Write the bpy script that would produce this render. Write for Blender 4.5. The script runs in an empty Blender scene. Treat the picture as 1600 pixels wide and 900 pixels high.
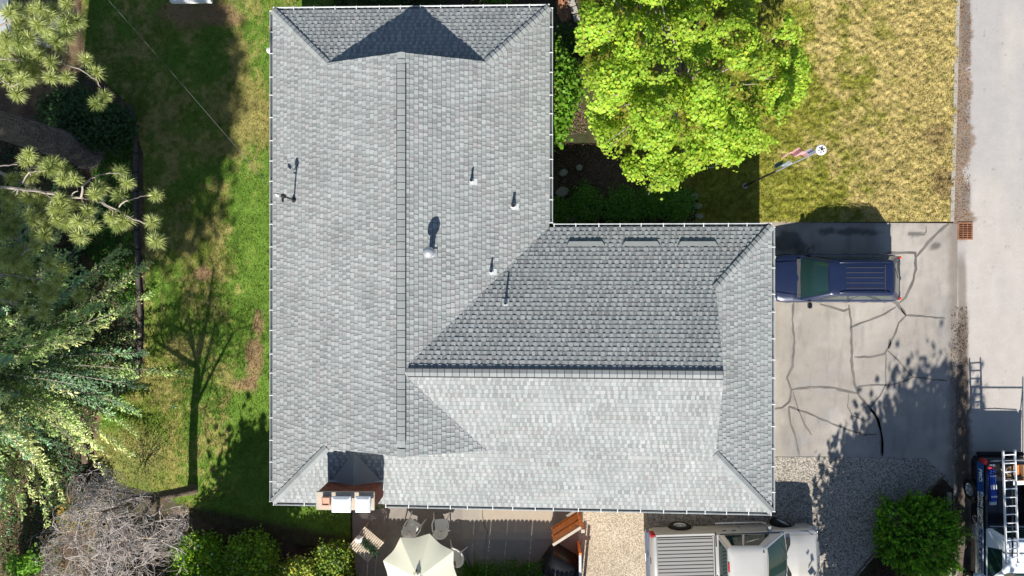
import bpy, bmesh, math, random
import numpy as np
from mathutils import Vector, Matrix, Euler
random.seed(7); rng = np.random.default_rng(7)
S = bpy.context.scene
COL = S.collection
PI = math.pi
# ---------------------------------------------------------------- camera, light, exposure
CAM_H = 26.0; TILT = math.radians(1.5); FPX = 1600*24/36.0
cam = bpy.data.objects.new('camera', bpy.data.cameras.new('camera')); COL.objects.link(cam)
cam.data.lens = 24; cam.data.sensor_width = 36; cam.data.clip_end = 1000; cam.data.clip_start = .5
cam.location = (0, 0, CAM_H); cam.rotation_euler = (0, TILT, 0); S.camera = cam
SHX, SHY = .12, 1.31                      # how far a shadow runs per metre of height
sd = Vector((SHX, SHY, -1)).normalized()
sun = bpy.data.objects.new('sun', bpy.data.lights.new('sun', 'SUN')); COL.objects.link(sun)
sun.data.energy = 4.6; sun.data.angle = math.radians(.55); sun.data.color = (1, .955, .87)
sun.rotation_euler = sd.to_track_quat('-Z', 'Y').to_euler(); sun.location = (-4, -40, 32)
wd = bpy.data.worlds.new('World'); S.world = wd; wd.use_nodes = True
nt = wd.node_tree; nt.nodes.clear()
sky = nt.nodes.new('ShaderNodeTexSky'); sky.sky_type = 'NISHITA'; sky.sun_disc = False
sky.sun_elevation = math.atan2(1, math.hypot(SHX, SHY)); sky.sun_rotation = PI + math.atan2(SHX, SHY)
sky.altitude = 500; sky.dust_density = .6
bg = nt.nodes.new('ShaderNodeBackground'); bg.inputs[1].default_value = .060
wo = nt.nodes.new('ShaderNodeOutputWorld')
nt.links.new(sky.outputs[0], bg.inputs[0]); nt.links.new(bg.outputs[0], wo.inputs[0])
S.view_settings.view_transform = 'Standard'; S.view_settings.look = 'None'
S.view_settings.gamma = 1; S.view_settings.exposure = .84

# ---------------------------------------------------------------- helpers
ct, st = math.cos(TILT), math.sin(TILT)
def W(px, py, z=0.0):
    """point of the place at height z that the photograph shows at px, py (1600x900)"""
    a = (px-800)/FPX; b = (450-py)/FPX
    dx, dy, dz = -st+a*ct, b, -ct-a*st
    t = (CAM_H-z)/(-dz)
    return Vector((dx*t, dy*t, z))
def PX(x, y, z=0.0):
    """numpy: inverse of W"""
    vz = z-CAM_H
    d = -(st*x + ct*vz); r = ct*x - st*vz
    return 800+FPX*r/d, 450-FPX*y/d
def inpoly(px, py, poly):
    px = np.asarray(px, float); py = np.asarray(py, float); c = np.zeros(px.shape, bool); n = len(poly)
    for i in range(n):
        x0, y0 = poly[i]; x1, y1 = poly[(i+1) % n]
        if y0 == y1: continue
        c ^= ((y0 > py) != (y1 > py)) & (px < (x1-x0)*(py-y0)/(y1-y0)+x0)
    return c
def _h(ix, iy, s):
    n = (ix*374761393 + iy*668265263 + s*974634777) & 0xffffffff
    n = ((n ^ (n >> 13))*1274126177) & 0xffffffff
    return ((n ^ (n >> 16)) & 0xffff)/65535.0
def vn(x, y, s=0):
    x = np.asarray(x, float); y = np.asarray(y, float)
    ix = np.floor(x).astype(np.int64); iy = np.floor(y).astype(np.int64); fx = x-ix; fy = y-iy
    fx = fx*fx*(3-2*fx); fy = fy*fy*(3-2*fy)
    return (_h(ix, iy, s)*(1-fx)+_h(ix+1, iy, s)*fx)*(1-fy)+(_h(ix, iy+1, s)*(1-fx)+_h(ix+1, iy+1, s)*fx)*fy
def fbm(x, y, s=0, o=4):
    r = 0; a = .5; t = 0
    for i in range(o):
        r = r+a*vn(x*2**i+17*i, y*2**i-9*i, s+i); t += a; a *= .55
    return r/t
def sm(x, a, b):
    t = np.clip((x-a)/(b-a), 0, 1); return t*t*(3-2*t)
def mix(c0, c1, t):
    t = np.asarray(t)[..., None]; return np.asarray(c0)*(1-t)+np.asarray(c1)*t

def mat(name, color=(.5, .5, .5), rough=.8, metal=0, attr=False, var=0, vscale=8, var2=0, v2scale=60, bump=0, bscale=60,
        spec=.3, coat=0, trans=0, tcol=None, detail=5, bdist=.02, alpha=None):
    m = bpy.data.materials.new(name); m.use_nodes = True; t = m.node_tree; N = t.nodes; Lk = t.links
    p = N['Principled BSDF']; p.inputs['Roughness'].default_value = rough; p.inputs['Metallic'].default_value = metal
    p.inputs['Specular IOR Level'].default_value = spec
    if coat: p.inputs['Coat Weight'].default_value = coat; p.inputs['Coat Roughness'].default_value = .04
    tc = N.new('ShaderNodeTexCoord')
    if attr:
        a = N.new('ShaderNodeAttribute'); a.attribute_name = 'col'; out = a.outputs['Color']
    else:
        a = N.new('ShaderNodeRGB'); a.outputs[0].default_value = (*color, 1); out = a.outputs[0]
    for v, sc in ((var, vscale), (var2, v2scale)):
        if v:
            n = N.new('ShaderNodeTexNoise'); n.inputs['Scale'].default_value = sc; n.inputs['Detail'].default_value = detail
            Lk.new(tc.outputs['Object'], n.inputs['Vector'])
            r = N.new('ShaderNodeMapRange'); r.inputs[1].default_value = .25; r.inputs[2].default_value = .75
            r.inputs[3].default_value = 1-v; r.inputs[4].default_value = 1+v
            Lk.new(n.outputs[0], r.inputs[0])
            x = N.new('ShaderNodeVectorMath'); x.operation = 'SCALE'
            Lk.new(out, x.inputs[0]); Lk.new(r.outputs[0], x.inputs['Scale']); out = x.outputs[0]
    Lk.new(out, p.inputs['Base Color'])
    if bump:
        n = N.new('ShaderNodeTexNoise'); n.inputs['Scale'].default_value = bscale; n.inputs['Detail'].default_value = 6
        Lk.new(tc.outputs['Object'], n.inputs['Vector'])
        b = N.new('ShaderNodeBump'); b.inputs['Strength'].default_value = bump; b.inputs['Distance'].default_value = bdist
        Lk.new(n.outputs[0], b.inputs['Height']); Lk.new(b.outputs[0], p.inputs['Normal'])
    if trans:
        tr = N.new('ShaderNodeBsdfTranslucent'); mx = N.new('ShaderNodeMixShader'); mx.inputs[0].default_value = trans
        sc = N.new('ShaderNodeVectorMath'); sc.operation = 'MULTIPLY'; sc.inputs[1].default_value = tcol or (1.3, 1.25, .5)
        Lk.new(out, sc.inputs[0]); Lk.new(sc.outputs[0], tr.inputs[0])
        Lk.new(p.outputs[0], mx.inputs[1]); Lk.new(tr.outputs[0], mx.inputs[2])
        Lk.new(mx.outputs[0], N['Material Output'].inputs[0])
    return m

def link(o, parent=None):
    COL.objects.link(o)
    if parent: o.parent = parent
    return o
def tag(o, label=None, cat=None, group=None, kind=None):
    if label: o['label'] = label
    if cat: o['category'] = cat
    if group: o['group'] = group
    if kind: o['kind'] = kind
    return o
def empty(name, loc=(0, 0, 0), rz=0, label=None, cat=None, group=None):
    o = bpy.data.objects.new(name, None); o.location = loc; o.rotation_euler = (0, 0, rz); o.empty_display_size = .2
    link(o); return tag(o, label, cat, group)

def npmesh(name, V, n, m, C=None, parent=None, smooth=False, F=None):
    """V (k,3) vertices; faces either consecutive runs of n verts, or F (f,n) index array; C (f,3) face colours"""
    V = np.asarray(V, np.float32).reshape(-1, 3)
    me = bpy.data.meshes.new(name)
    if F is None: nf = len(V)//n; idx = np.arange(nf*n, dtype=np.int32)
    else: F = np.asarray(F, np.int32); nf = len(F); n = F.shape[1]; idx = F.ravel()
    me.vertices.add(len(V)); me.vertices.foreach_set('co', V.ravel())
    me.loops.add(nf*n); me.loops.foreach_set('vertex_index', idx)
    me.polygons.add(nf); me.polygons.foreach_set('loop_start', np.arange(0, nf*n, n, dtype=np.int32))
    me.polygons.foreach_set('loop_total', np.full(nf, n, np.int32))
    if smooth: me.polygons.foreach_set('use_smooth', np.ones(nf, bool))
    if C is not None:
        C = np.asarray(C, np.float32); a = me.color_attributes.new('col', 'FLOAT_COLOR', 'CORNER')
        Cc = np.ones((nf*n, 4), np.float32); Cc[:, :3] = np.repeat(C, n, 0) if len(C) == nf else C[idx]
        a.data.foreach_set('color', Cc.ravel())
    me.update(calc_edges=True); me.validate()
    if m: me.materials.append(m)
    o = bpy.data.objects.new(name, me); return link(o, parent)

class MB:
    """collects primitives and links them as ONE mesh object"""
    def __init__(s): s.v = []; s.f = []; s.c = []; s.cc = (1, 1, 1)
    def add(s, vs, fs, c=None):
        b = len(s.v); s.v += [tuple(v) for v in vs]; s.f += [tuple(b+i for i in f) for f in fs]
        s.c += [c or s.cc]*len(fs); return s
    def box(s, c, d, rz=0, M=None, col=None, taper=1):
        x, y, z = d[0]/2, d[1]/2, d[2]/2
        P = [Vector((a*x*(taper if k > 0 else 1), b*y*(taper if k > 0 else 1), k*z)) for k in (-1, 1) for a, b in ((-1, -1), (1, -1), (1, 1), (-1, 1))]
        R = M if M is not None else Matrix.Rotation(rz, 3, 'Z')
        P = [R @ p + Vector(c) for p in P]
        return s.add(P, [(3, 2, 1, 0), (4, 5, 6, 7), (0, 1, 5, 4), (1, 2, 6, 5), (2, 3, 7, 6), (3, 0, 4, 7)], col)
    def tube(s, pts, r, n=8, cap=True, col=None):
        pts = [Vector(p) for p in pts]; k = len(pts)
        if not hasattr(r, '__len__'): r = [r]*k
        vs = []; up = None
        for i, p in enumerate(pts):
            d = (pts[min(i+1, k-1)]-pts[max(i-1, 0)]).normalized()
            if up is None: up = d.orthogonal().normalized()
            up = (up-d*up.dot(d)); up = up.normalized() if up.length > 1e-6 else d.orthogonal().normalized()
            w = d.cross(up)
            vs += [p+(up*math.cos(2*PI*j/n)+w*math.sin(2*PI*j/n))*r[i] for j in range(n)]
        fs = [(i*n+j, i*n+(j+1) % n, (i+1)*n+(j+1) % n, (i+1)*n+j) for i in range(k-1) for j in range(n)]
        if cap: fs += [tuple(range(n-1, -1, -1)), tuple((k-1)*n+j for j in range(n))]
        return s.add(vs, fs, col)
    def lathe(s, prof, n=24, M=None, o=(0, 0, 0), col=None):
        """profile (r, z) pairs round local z"""
        M = M if M is not None else Matrix.Identity(3); o = Vector(o)
        vs = [M @ Vector((r*math.cos(2*PI*j/n), r*math.sin(2*PI*j/n), z))+o for r, z in prof for j in range(n)]
        fs = [(i*n+j, i*n+(j+1) % n, (i+1)*n+(j+1) % n, (i+1)*n+j) for i in range(len(prof)-1) for j in range(n)]
        return s.add(vs, fs, col)
    def poly(s, pts, h, col=None):
        """flat polygon (x,y,z) thickened downwards by h"""
        n = len(pts); lo = [Vector(p)-Vector((0, 0, h)) for p in pts]
        return s.add(list(pts)+lo, [tuple(range(n))]+[tuple(range(2*n-1, n-1, -1))]+[(i, n+i, n+(i+1) % n, (i+1) % n) for i in range(n)], col)
    def build(s, name, m, parent=None, smooth=False, bevel=0, ang=35, loc=None):
        me = bpy.data.meshes.new(name); me.from_pydata(s.v, [], s.f); me.update()
        if s.c and any(c != (1, 1, 1) for c in s.c):
            a = me.color_attributes.new('col', 'FLOAT_COLOR', 'CORNER'); arr = []
            for f, c in zip(s.f, s.c): arr += [c[0], c[1], c[2], 1]*len(f)
            a.data.foreach_set('color', arr)
        bm = bmesh.new(); bm.from_mesh(me)
        bmesh.ops.recalc_face_normals(bm, faces=bm.faces)
        if bevel:
            bmesh.ops.remove_doubles(bm, verts=bm.verts, dist=.0005)
            es = [e for e in bm.edges if len(e.link_faces) == 2 and e.calc_face_angle(0) > .6]
            bmesh.ops.bevel(bm, geom=es, offset=bevel, segments=2, affect='EDGES', clamp_overlap=True)
        if smooth:
            for f in bm.faces: f.smooth = True
            for e in bm.edges:
                if len(e.link_faces) == 2 and e.calc_face_angle(0) > math.radians(ang): e.smooth = False
        bm.to_mesh(me); bm.free(); me.materials.append(m)
        o = bpy.data.objects.new(name, me); link(o, parent)
        if loc: o.location = loc
        return o

def leaves(P, size, colr, up=.5, aspect=1.0, seed=0, dirs=None, jit=.25, nin=None, cv=.22):
    """numpy kite leaves: returns V (4n,3), colours (n,3)"""
    r = np.random.default_rng(seed); n = len(P)
    nrm = r.normal(size=(n, 3)); nrm /= np.linalg.norm(nrm, axis=1)[:, None]
    nrm[:, 2] = np.abs(nrm[:, 2]); nrm = nrm*(1-up)+nin*up if nin is not None else nrm*(1-up)+np.array([0, -.12, 1])*up; nrm /= np.linalg.norm(nrm, axis=1)[:, None]
    a = r.normal(size=(n, 3)) if dirs is None else dirs
    a = a-nrm*(a*nrm).sum(1)[:, None]; a /= np.linalg.norm(a, axis=1)[:, None]+1e-9
    b = np.cross(nrm, a); s = size*(1+jit*r.normal(size=n)).clip(.4, 1.8); s = s[:, None]
    V = np.stack([P-a*s*.5, P+b*s*.42*aspect+a*s*.05+nrm*s*.08, P+a*s*.5, P-b*s*.42*aspect+a*s*.05+nrm*s*.08], 1)
    C = np.asarray(colr); C = np.broadcast_to(C, (n, 3))*(1+cv*r.normal(size=(n, 1))).clip(.45, 1.6)
    C = C*(1+.08*r.normal(size=(n, 3)))
    return V.reshape(-1, 3), C.clip(.003, .9)

def text_mesh(s, size, name, m, parent, M, ext=.002, sx=1.0):
    cu = bpy.data.curves.new(name, 'FONT'); cu.body = s; cu.size = size; cu.extrude = ext; cu.align_x = 'CENTER'; cu.align_y = 'CENTER'; cu.offset = size*.035
    to = bpy.data.objects.new('tmp', cu); COL.objects.link(to)
    me = bpy.data.meshes.new_from_object(to); bpy.data.objects.remove(to); bpy.data.curves.remove(cu)
    me.name = name; me.transform(Matrix.Diagonal((sx, 1, 1, 1))); me.transform(M); me.materials.clear(); me.materials.append(m)
    return link(bpy.data.objects.new(name, me), parent)

def copy_tree(o, parent=None):
    c = o.copy(); COL.objects.link(c)
    if parent: c.parent = parent
    for ch in list(o.children): copy_tree(ch, c)
    return c

# ---------------------------------------------------------------- materials
M = {}
M['shingle'] = mat('asphalt_shingle', attr=True, rough=.93, var=.10, vscale=.8, var2=.20, v2scale=45, bump=.5, bscale=220, bdist=.004, spec=.15)
M['cap'] = mat('cap_shingle', attr=True, rough=.93, var=.08, vscale=2, var2=.12, v2scale=60, spec=.15)
M['white'] = mat('white_paint', (.72, .73, .72), .45, var=.06, vscale=4)
M['gutter'] = mat('gutter_paint', (.52, .55, .56), .4, var=.12, vscale=3)
M['gutterin'] = mat('gutter_inside', (.05, .055, .06), .8, var=.3, vscale=5)
M['flash'] = mat('dull_flashing', (.26, .27, .28), .6, var=.2, vscale=12)
M['siding'] = mat('wall_siding', (.42, .38, .31), .8, var=.08, vscale=1.5, bump=.2)
M['brick'] = mat('red_brick', attr=True, rough=.9, var2=.2, v2scale=30, bump=.4, bscale=80)
M['crown'] = mat('mortar_crown', (.50, .43, .35), .9, var=.12, vscale=3, var2=.12, v2scale=40, bump=.3)
M['clay'] = mat('clay_flue', (.55, .33, .24), .8, var=.15, vscale=10)
M['galv'] = mat('galvanised_metal', (.55, .57, .6), .38, metal=.55, var=.1, vscale=6)
M['whitemetal'] = mat('white_metal_cap', (.72, .75, .78), .35, metal=.15, var=.14, vscale=7)
M['dark'] = mat('black_metal', (.02, .02, .022), .4)
M['rubber'] = mat('black_rubber', (.018, .018, .018), .85, var=.2, vscale=20)
M['glass'] = mat('car_glass', (.012, .035, .035), .04, spec=.6, coat=.3)
M['wglass'] = mat('window_glass', (.03, .04, .045), .05, spec=.6)
M['concrete'] = mat('concrete', (.36, .33, .29), .9, var=.12, vscale=1.2, var2=.15, v2scale=40, bump=.3)
M['plastic'] = mat('white_plastic', (.82, .82, .80), .35, var=.03, vscale=5)
M['soilm'] = mat('soil', attr=True, rough=1, var=.3, vscale=3, var2=.35, v2scale=35, bump=.8, bscale=30, bdist=.04, spec=.1)
M['lawn'] = mat('lawn', attr=True, rough=1, var=.12, vscale=3, var2=.3, v2scale=50, bump=.6, bscale=45, bdist=.03, spec=.1)
M['blade'] = mat('grass_blade', attr=True, rough=.7, trans=.3, tcol=(1.2, 1.2, .6), spec=.2)
M['leaf'] = mat('leaf', attr=True, rough=.55, trans=.35, tcol=(1.35, 1.3, .45), spec=.3)
M['needle'] = mat('needle', attr=True, rough=.6, trans=.2, tcol=(1.2, 1.2, .6), spec=.3)
M['bark'] = mat('bark', (.16, .115, .085), .95, var=.35, vscale=4, var2=.4, v2scale=25, bump=1, bscale=18, bdist=.05)
M['pinebark'] = mat('pine_bark', (.17, .14, .125), .95, var=.3, vscale=3, var2=.5, v2scale=14, bump=1, bscale=12, bdist=.08)
M['twig'] = mat('pale_twig', (.36, .31, .27), .9, var=.25, vscale=5)
M['road'] = mat('road_asphalt', attr=True, rough=.92, var=.05, vscale=2.5, var2=.16, v2scale=42, bump=.25, bscale=120, bdist=.006, spec=.2)
M['seal'] = mat('crack_sealer', (.15, .138, .125), .7, var=.35, vscale=1.5)
M['trimgrey'] = mat('cable_grey', (.22, .22, .22), .6)
M['wood'] = mat('grey_wood', (.36, .29, .22), .85, var=.25, vscale=6, bump=.3)
M['gatewood'] = mat('orange_stained_wood', (.60, .20, .055), .55, var=.3, vscale=7, bump=.2)
# ================================================================ GROUND
def snap(X, Y, poly):
    P = [W(a, b) for a, b in poly]; best = np.full(X.shape, 1e9); bx_, by_ = X.copy(), Y.copy()
    for i in range(len(P)):
        a, b = P[i], P[(i+1) % len(P)]; dx, dy = b.x-a.x, b.y-a.y; L = dx*dx+dy*dy+1e-12
        t = (((X-a.x)*dx+(Y-a.y)*dy)/L).clip(0, 1); qx, qy = a.x+t*dx, a.y+t*dy; d = (X-qx)**2+(Y-qy)**2; k = d < best
        best[k] = d[k]; bx_[k] = qx[k]; by_[k] = qy[k]
    return bx_, by_
def sheet(name, x0, x1, y0, y1, step, colf, m, hf=None, mask=None, z=0.0, poly=None):
    xs = np.linspace(x0, x1, max(2, int((x1-x0)/step)+1)); ys = np.linspace(y0, y1, max(2, int((y1-y0)/step)+1))
    X, Y = np.meshgrid(xs, ys); nx, ny = len(xs), len(ys)
    if poly is not None:
        ins = inpoly(*PX(X, Y), poly); nb = ins.copy()
        nb[1:] |= ins[:-1]; nb[:-1] |= ins[1:]; nb2 = nb.copy(); nb2[:, 1:] |= nb[:, :-1]; nb2[:, :-1] |= nb[:, 1:]
        sx_, sy_ = snap(X, Y, poly); out = nb2 & ~ins; X = np.where(out, sx_, X); Y = np.where(out, sy_, Y)
    Z = np.full(X.shape, z) if hf is None else z+hf(X, Y)
    V = np.stack([X, Y, Z], -1).reshape(-1, 3)
    I = np.arange(nx*ny).reshape(ny, nx)
    F = np.stack([I[:-1, :-1], I[:-1, 1:], I[1:, 1:], I[1:, :-1]], -1).reshape(-1, 4)
    if mask is not None:
        k = mask(X, Y).ravel(); F = F[k[F].sum(1) >= 3]
    if poly is not None:
        q = ins.ravel()[F].any(1); F = F[q]
    px, py = PX(X, Y)
    C = colf(X, Y, px, py).reshape(-1, 3)
    return npmesh(name, V, 4, m, C, smooth=True, F=F)

def soil_col(X, Y, px, py):
    n = fbm(X*.7, Y*.7, 3); c = mix((.065, .045, .032), (.13, .09, .065), sm(n, .3, .7))
    g = sm(fbm(X*.5, Y*.5, 31), .5, .65)*.6; c = mix(c, (.05, .07, .025), g)
    # tan needle litter round the pine and the bare tree
    l = sm(fbm(X*1.1, Y*1.1, 8), .45, .65)*((px < 300) & (py < 900))
    return mix(c, (.30, .20, .12), l*.55)
ground = npmesh('ground', [(-300, -300, -.03), (300, -300, -.03), (300, 300, -.03), (-300, 300, -.03)], 4, M['soilm'], [(.07, .08, .04)])
tag(ground, 'wide dark earth and grass around the plot', None, kind='structure')
soil = sheet('soil', -24, 22, -14, 14, .12, soil_col, M['soilm'], hf=lambda X, Y: .03*(fbm(X*3, Y*3, 5)-.5))
soil.location.z = -.012; tag(soil, 'bare brown soil and litter of the beds', kind='structure')

BACK = [(125, -30), (135, 100), (198, 160), (224, 240), (228, 420), (224, 590), (160, 640), (150, 700), (165, 750), (262, 775), (300, 808), (410, 838), (470, 850), (548, 858), (548, 800), (700, 780), (700, -30)]
FRONT = [(1060, -40), (1496, -40), (1494, 120), (1488, 346), (1085, 348), (1092, 315), (1060, 290), (950, 230), (905, 60), (915, -30)]
def back_col(X, Y, px, py):
    n = fbm(X*.55, Y*.45, 11); n2 = fbm(X*1.6, Y*1.3, 12)
    green = mix((.098, .18, .026), (.165, .27, .042), n2)
    olive = mix((.13, .17, .03), (.20, .22, .045), n2)
    straw = mix((.23, .21, .07), (.36, .31, .11), n2)
    n3 = fbm(X*7, Y*7, 15, 3); t = sm(n+.30*(n2-.5)+.18*(n3-.5), .30, .68)
    # greener strip along the house, drier in the middle and at the top
    near = sm(px, 355, 405)*sm(py, 200, 380)*1.0 + sm(px, 370, 420)*.35*(1-sm(py, 30, 110)) + sm(py, 690, 760)*.4
    dry = sm(px, 330, 380)*(1-sm(px, 395, 430))*(1-sm(py, 250, 330))*.25 + sm(px, 270, 300)*(1-sm(px, 350, 385))*sm(py, 380, 560)*(1-sm(py, 640, 720))*.15
    c = mix(green, olive, np.clip(t-near*.9, 0, 1)*.95)
    c = mix(c, straw, np.clip(sm(n2+.6*n+dry+.7*(n3-.5), .72, 1.12)-near, 0, 1)*.9); c = c*(.78+.44*n3)[..., None]
    # bare pinkish soil patches
    for (a, b, ra, rb) in ((404, 505, 11, 24), (398, 560, 15, 34), (385, 600, 20, 14), (345, 22, 40, 22), (288, 22, 38, 22), (318, 425, 14, 12)):
        d = np.sqrt(((px-a)/ra)**2+((py-b)/rb)**2)+.9*(fbm(X*3.5, Y*3.5, 14)-.5)
        c = mix(c, (.33, .20, .125), (1-sm(d+.5*(n3-.5), .55, 1.25))*.8)
    c = mix(c, (.30, .26, .10), (1-sm(np.hypot((px-210)/60, (py-715)/60), .5, 1.1))*.55)
    c = mix(c, (.09, .065, .045), sm(py-(790+.20*(px-300)), -6, 8)*(px < 560)*.9)
    return c
def front_col(X, Y, px, py):
    n = fbm(X*.45, Y*.4, 21); n2 = fbm(X*2.2, Y*2.2, 22)
    olive = mix((.19, .21, .03), (.30, .29, .05), n2)
    straw = mix((.39, .32, .12), (.50, .41, .18), n2)
    t = sm(.5*n+.25+.4*(n2-.5)+np.clip((px-1320)/420, -.28, .22)+(120-py)/2600, .38, .62)
    n3 = fbm(X*8, Y*8, 25, 3); c = mix(olive, straw, np.clip(t+1.1*(n3-.5), 0, 1)); c = c*(.76+.48*n3)[..., None]
    br = (1-sm(np.hypot((px-1462)/24, (py-215)/20)+1.2*(n2-.5), .4, 1.2))*.6+(1-sm(np.hypot((px-1475)/22, (py-285)/28)+1.2*(n2-.5), .4, 1.2))*.6
    c = mix(c, (.20, .13, .07), br.clip(0, .8))
    c = mix(c, (.38, .33, .13), (1-sm(350-py, 2, 12))*.3)
    return c
def lump(sc, amp, s):
    return lambda X, Y: amp*(fbm(X*sc, Y*sc, s, 3)-.5)*1.6+.25*amp*(fbm(X*14, Y*14, s+5, 2)-.5)
bl = sheet('back_lawn', -19.5, -5.5, -10.4, 11.4, .055, back_col, M['lawn'], hf=lump(4, .035, 40), poly=BACK, z=.035)
tag(bl, 'patchy green back lawn with straw and bare spots', kind='structure')
fl = sheet('front_lawn', 1.8, 16.4, 2.2, 11.6, .05, front_col, M['lawn'], hf=lump(6.5, .088, 60), poly=FRONT, z=.05)
tag(fl, 'yellowing front lawn beside the street', kind='structure')

def grass(name, n, x0, x1, y0, y1, poly, colf, seed, hf, z, L=(.04, .08), lab=''):
    r = np.random.default_rng(seed); X = r.uniform(x0, x1, n); Y = r.uniform(y0, y1, n); px, py = PX(X, Y)
    d = fbm(X*3, Y*3, seed) ; k = inpoly(px, py, poly) & (r.random(n) < .35+1.1*d); X, Y, px, py = X[k], Y[k], px[k], py[k]; n = len(X)
    C = colf(X, Y, px, py)*(1.05+.32*r.normal(size=(n, 1))).clip(.4, 1.7)
    a = r.uniform(0, 2*PI, n); l = r.uniform(*L, n); w = r.uniform(.008, .016, n); lean = r.uniform(.2, 1.1, n)
    b = r.uniform(0, 2*PI, n); Z = z+hf(X, Y)-.004
    V = np.stack([np.stack([X-np.cos(a)*w, Y-np.sin(a)*w, Z], -1), np.stack([X+np.cos(a)*w, Y+np.sin(a)*w, Z], -1),
                  np.stack([X+np.cos(b)*l*lean, Y+np.sin(b)*l*lean, Z+l*np.sqrt(1-(lean*.75)**2)], -1)], 1)
    o = npmesh(name, V, 3, M['blade'], C); tag(o, lab, kind='stuff'); return o
grass('grass', 210000, -19.5, -5.5, -10.4, 11.4, BACK, back_col, 91, lump(4, .035, 40), .035, lab='short green and straw grass blades of the back lawn')
grass('grass', 210000, 1.8, 16.4, 2.2, 11.6, FRONT, front_col, 92, lump(6.5, .088, 60), .05, lab='dry yellow grass blades of the front lawn')

# driveway
def drive_col(X, Y, px, py):
    n = fbm(X*.5, Y*.5, 71); n2 = fbm(X*2, Y*3, 72)
    c = mix((.305, .278, .25), (.385, .352, .32), sm(n, .3, .7)); c = c*(.92+.16*n2)[..., None]
    c = mix(c, (.27, .26, .255), sm(fbm(X*.9, Y*1.4, 73), .5, .7)*.55); c = c*(1-.16*sm(fbm(X*6, Y*1.2, 76), .5, .8))[..., None]; c = mix(c, (.44, .41, .38), sm(fbm(X*1.3, Y*.8, 77), .6, .75)*.35)
    c = mix(c, (.42, .36, .28), (1-sm(px, 1205, 1240))*.35)
    # oil and damp stains in front of the garage and by the street
    for (a, b, ra, rb) in ((1228, 378, 26, 22), (1330, 362, 50, 8), (1250, 390, 20, 16), (1462, 384, 12, 8), (1430, 366, 20, 4)):
        d = np.hypot((px-a)/ra, (py-b)/rb)+1.3*(fbm(X*3, Y*3, 74)-.5); c = mix(c, (.09, .085, .08), (1-sm(d, .55, 1.05))*.8)
    c = mix(c, (.24, .20, .16), (1-sm(py-347, 0, 5))*.4)
    e = px-(1489-.008*(py-350)); c = mix(c, (.16, .13, .105), sm(e+8*(fbm(X*2, Y*2, 75)-.5), -12, 0)*.6)
    return c
DRV = [(1040, 346), (1496, 349), (1494, 560), (1490, 765), (1470, 745), (1430, 726), (1040, 726)]
dv = sheet('driveway', 4.5, 16.6, -7.9, 2.7, .07, drive_col, M['road'], z=.018, poly=DRV, hf=lambda X, Y: .004*(fbm(X, Y, 5)-.5))
tag(dv, 'pale asphalt driveway with dark sealed cracks', kind='structure')
def strip(mb, pts, w, z, seed=0):
    r = random.Random(seed); P = []
    for i in range(len(pts)-1):            # subdivide and wobble
        a, b = Vector(pts[i]), Vector(pts[i+1]); k = max(1, int((b-a).length/7))
        for j in range(k): P.append(a.lerp(b, j/k)+Vector((r.uniform(-.7, .7), r.uniform(-.7, .7))))
    P.append(Vector(pts[-1])); Q = [W(p.x, p.y, z) for p in P]; vs = []
    for i, q in enumerate(Q):
        d = (Q[min(i+1, len(Q)-1)]-Q[max(i-1, 0)]).normalized(); n = Vector((-d.y, d.x, 0)); ww = w*r.uniform(.6, 1.25)*.5
        if i == 0 or i == len(Q)-1: ww *= .5
        vs += [q+n*ww, q-n*ww]
    mb.add(vs, [(2*i, 2*i+1, 2*i+3, 2*i+2) for i in range(len(Q)-1)])
mb = MB()
CR = [([(1240, 472), (1238, 500), (1241, 535), (1238, 572), (1230, 590), (1236, 610), (1234, 628), (1222, 637), (1206, 640)], .075),
 ([(1237, 609), (1260, 606), (1295, 605), (1320, 611), (1340, 615)], .085), ([(1239, 612), (1247, 640), (1258, 665), (1268, 680)], .055),
 ([(1233, 636), (1234, 655), (1243, 685), (1249, 712)], .07), ([(1233, 636), (1260, 645), (1300, 662), (1330, 674), (1350, 679), (1372, 679)], .065),
 ([(1281, 475), (1300, 480), (1318, 486), (1326, 483)], .085), ([(1326, 476), (1330, 500), (1331, 570), (1335, 598), (1342, 618), (1358, 636), (1372, 655), (1378, 680), (1379, 712)], .085),
 ([(1360, 640), (1373, 655), (1378, 685), (1378, 713)], .13), ([(1330, 511), (1360, 500), (1385, 490), (1400, 480)], .06), ([(1400, 477), (1408, 483), (1415, 493)], .075),
 ([(1388, 468), (1402, 474), (1412, 487), (1416, 493)], .09), ([(1416, 493), (1440, 494), (1478, 498)], .06), ([(1416, 493), (1405, 505), (1397, 525), (1390, 540), (1383, 553), (1365, 558), (1335, 558)], .07),
 ([(1391, 530), (1389, 545)], .16), ([(1388, 548), (1405, 565), (1426, 590), (1410, 597), (1390, 602), (1370, 602), (1345, 603), (1338, 606)], .06),
 ([(1426, 590), (1450, 592), (1480, 595)], .05), ([(1385, 553), (1384, 580), (1385, 600), (1375, 618), (1360, 636)], .05),
 ([(1326, 615), (1324, 635), (1332, 650), (1350, 657)], .035), ([(1385, 396), (1430, 395), (1431, 420), (1425, 445), (1415, 465), (1405, 474)], .095),
 ([(1432, 401), (1450, 380), (1470, 360), (1483, 350)], .09), ([(1440, 367), (1447, 362), (1447, 354)], .05), ([(1200, 350), (1202, 420)], .03)]
for i, (p, w) in enumerate(CR): strip(mb, p, w*1.08, .026, i)
tag(mb.build('crack_sealer', M['seal'], dv), None)

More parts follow.
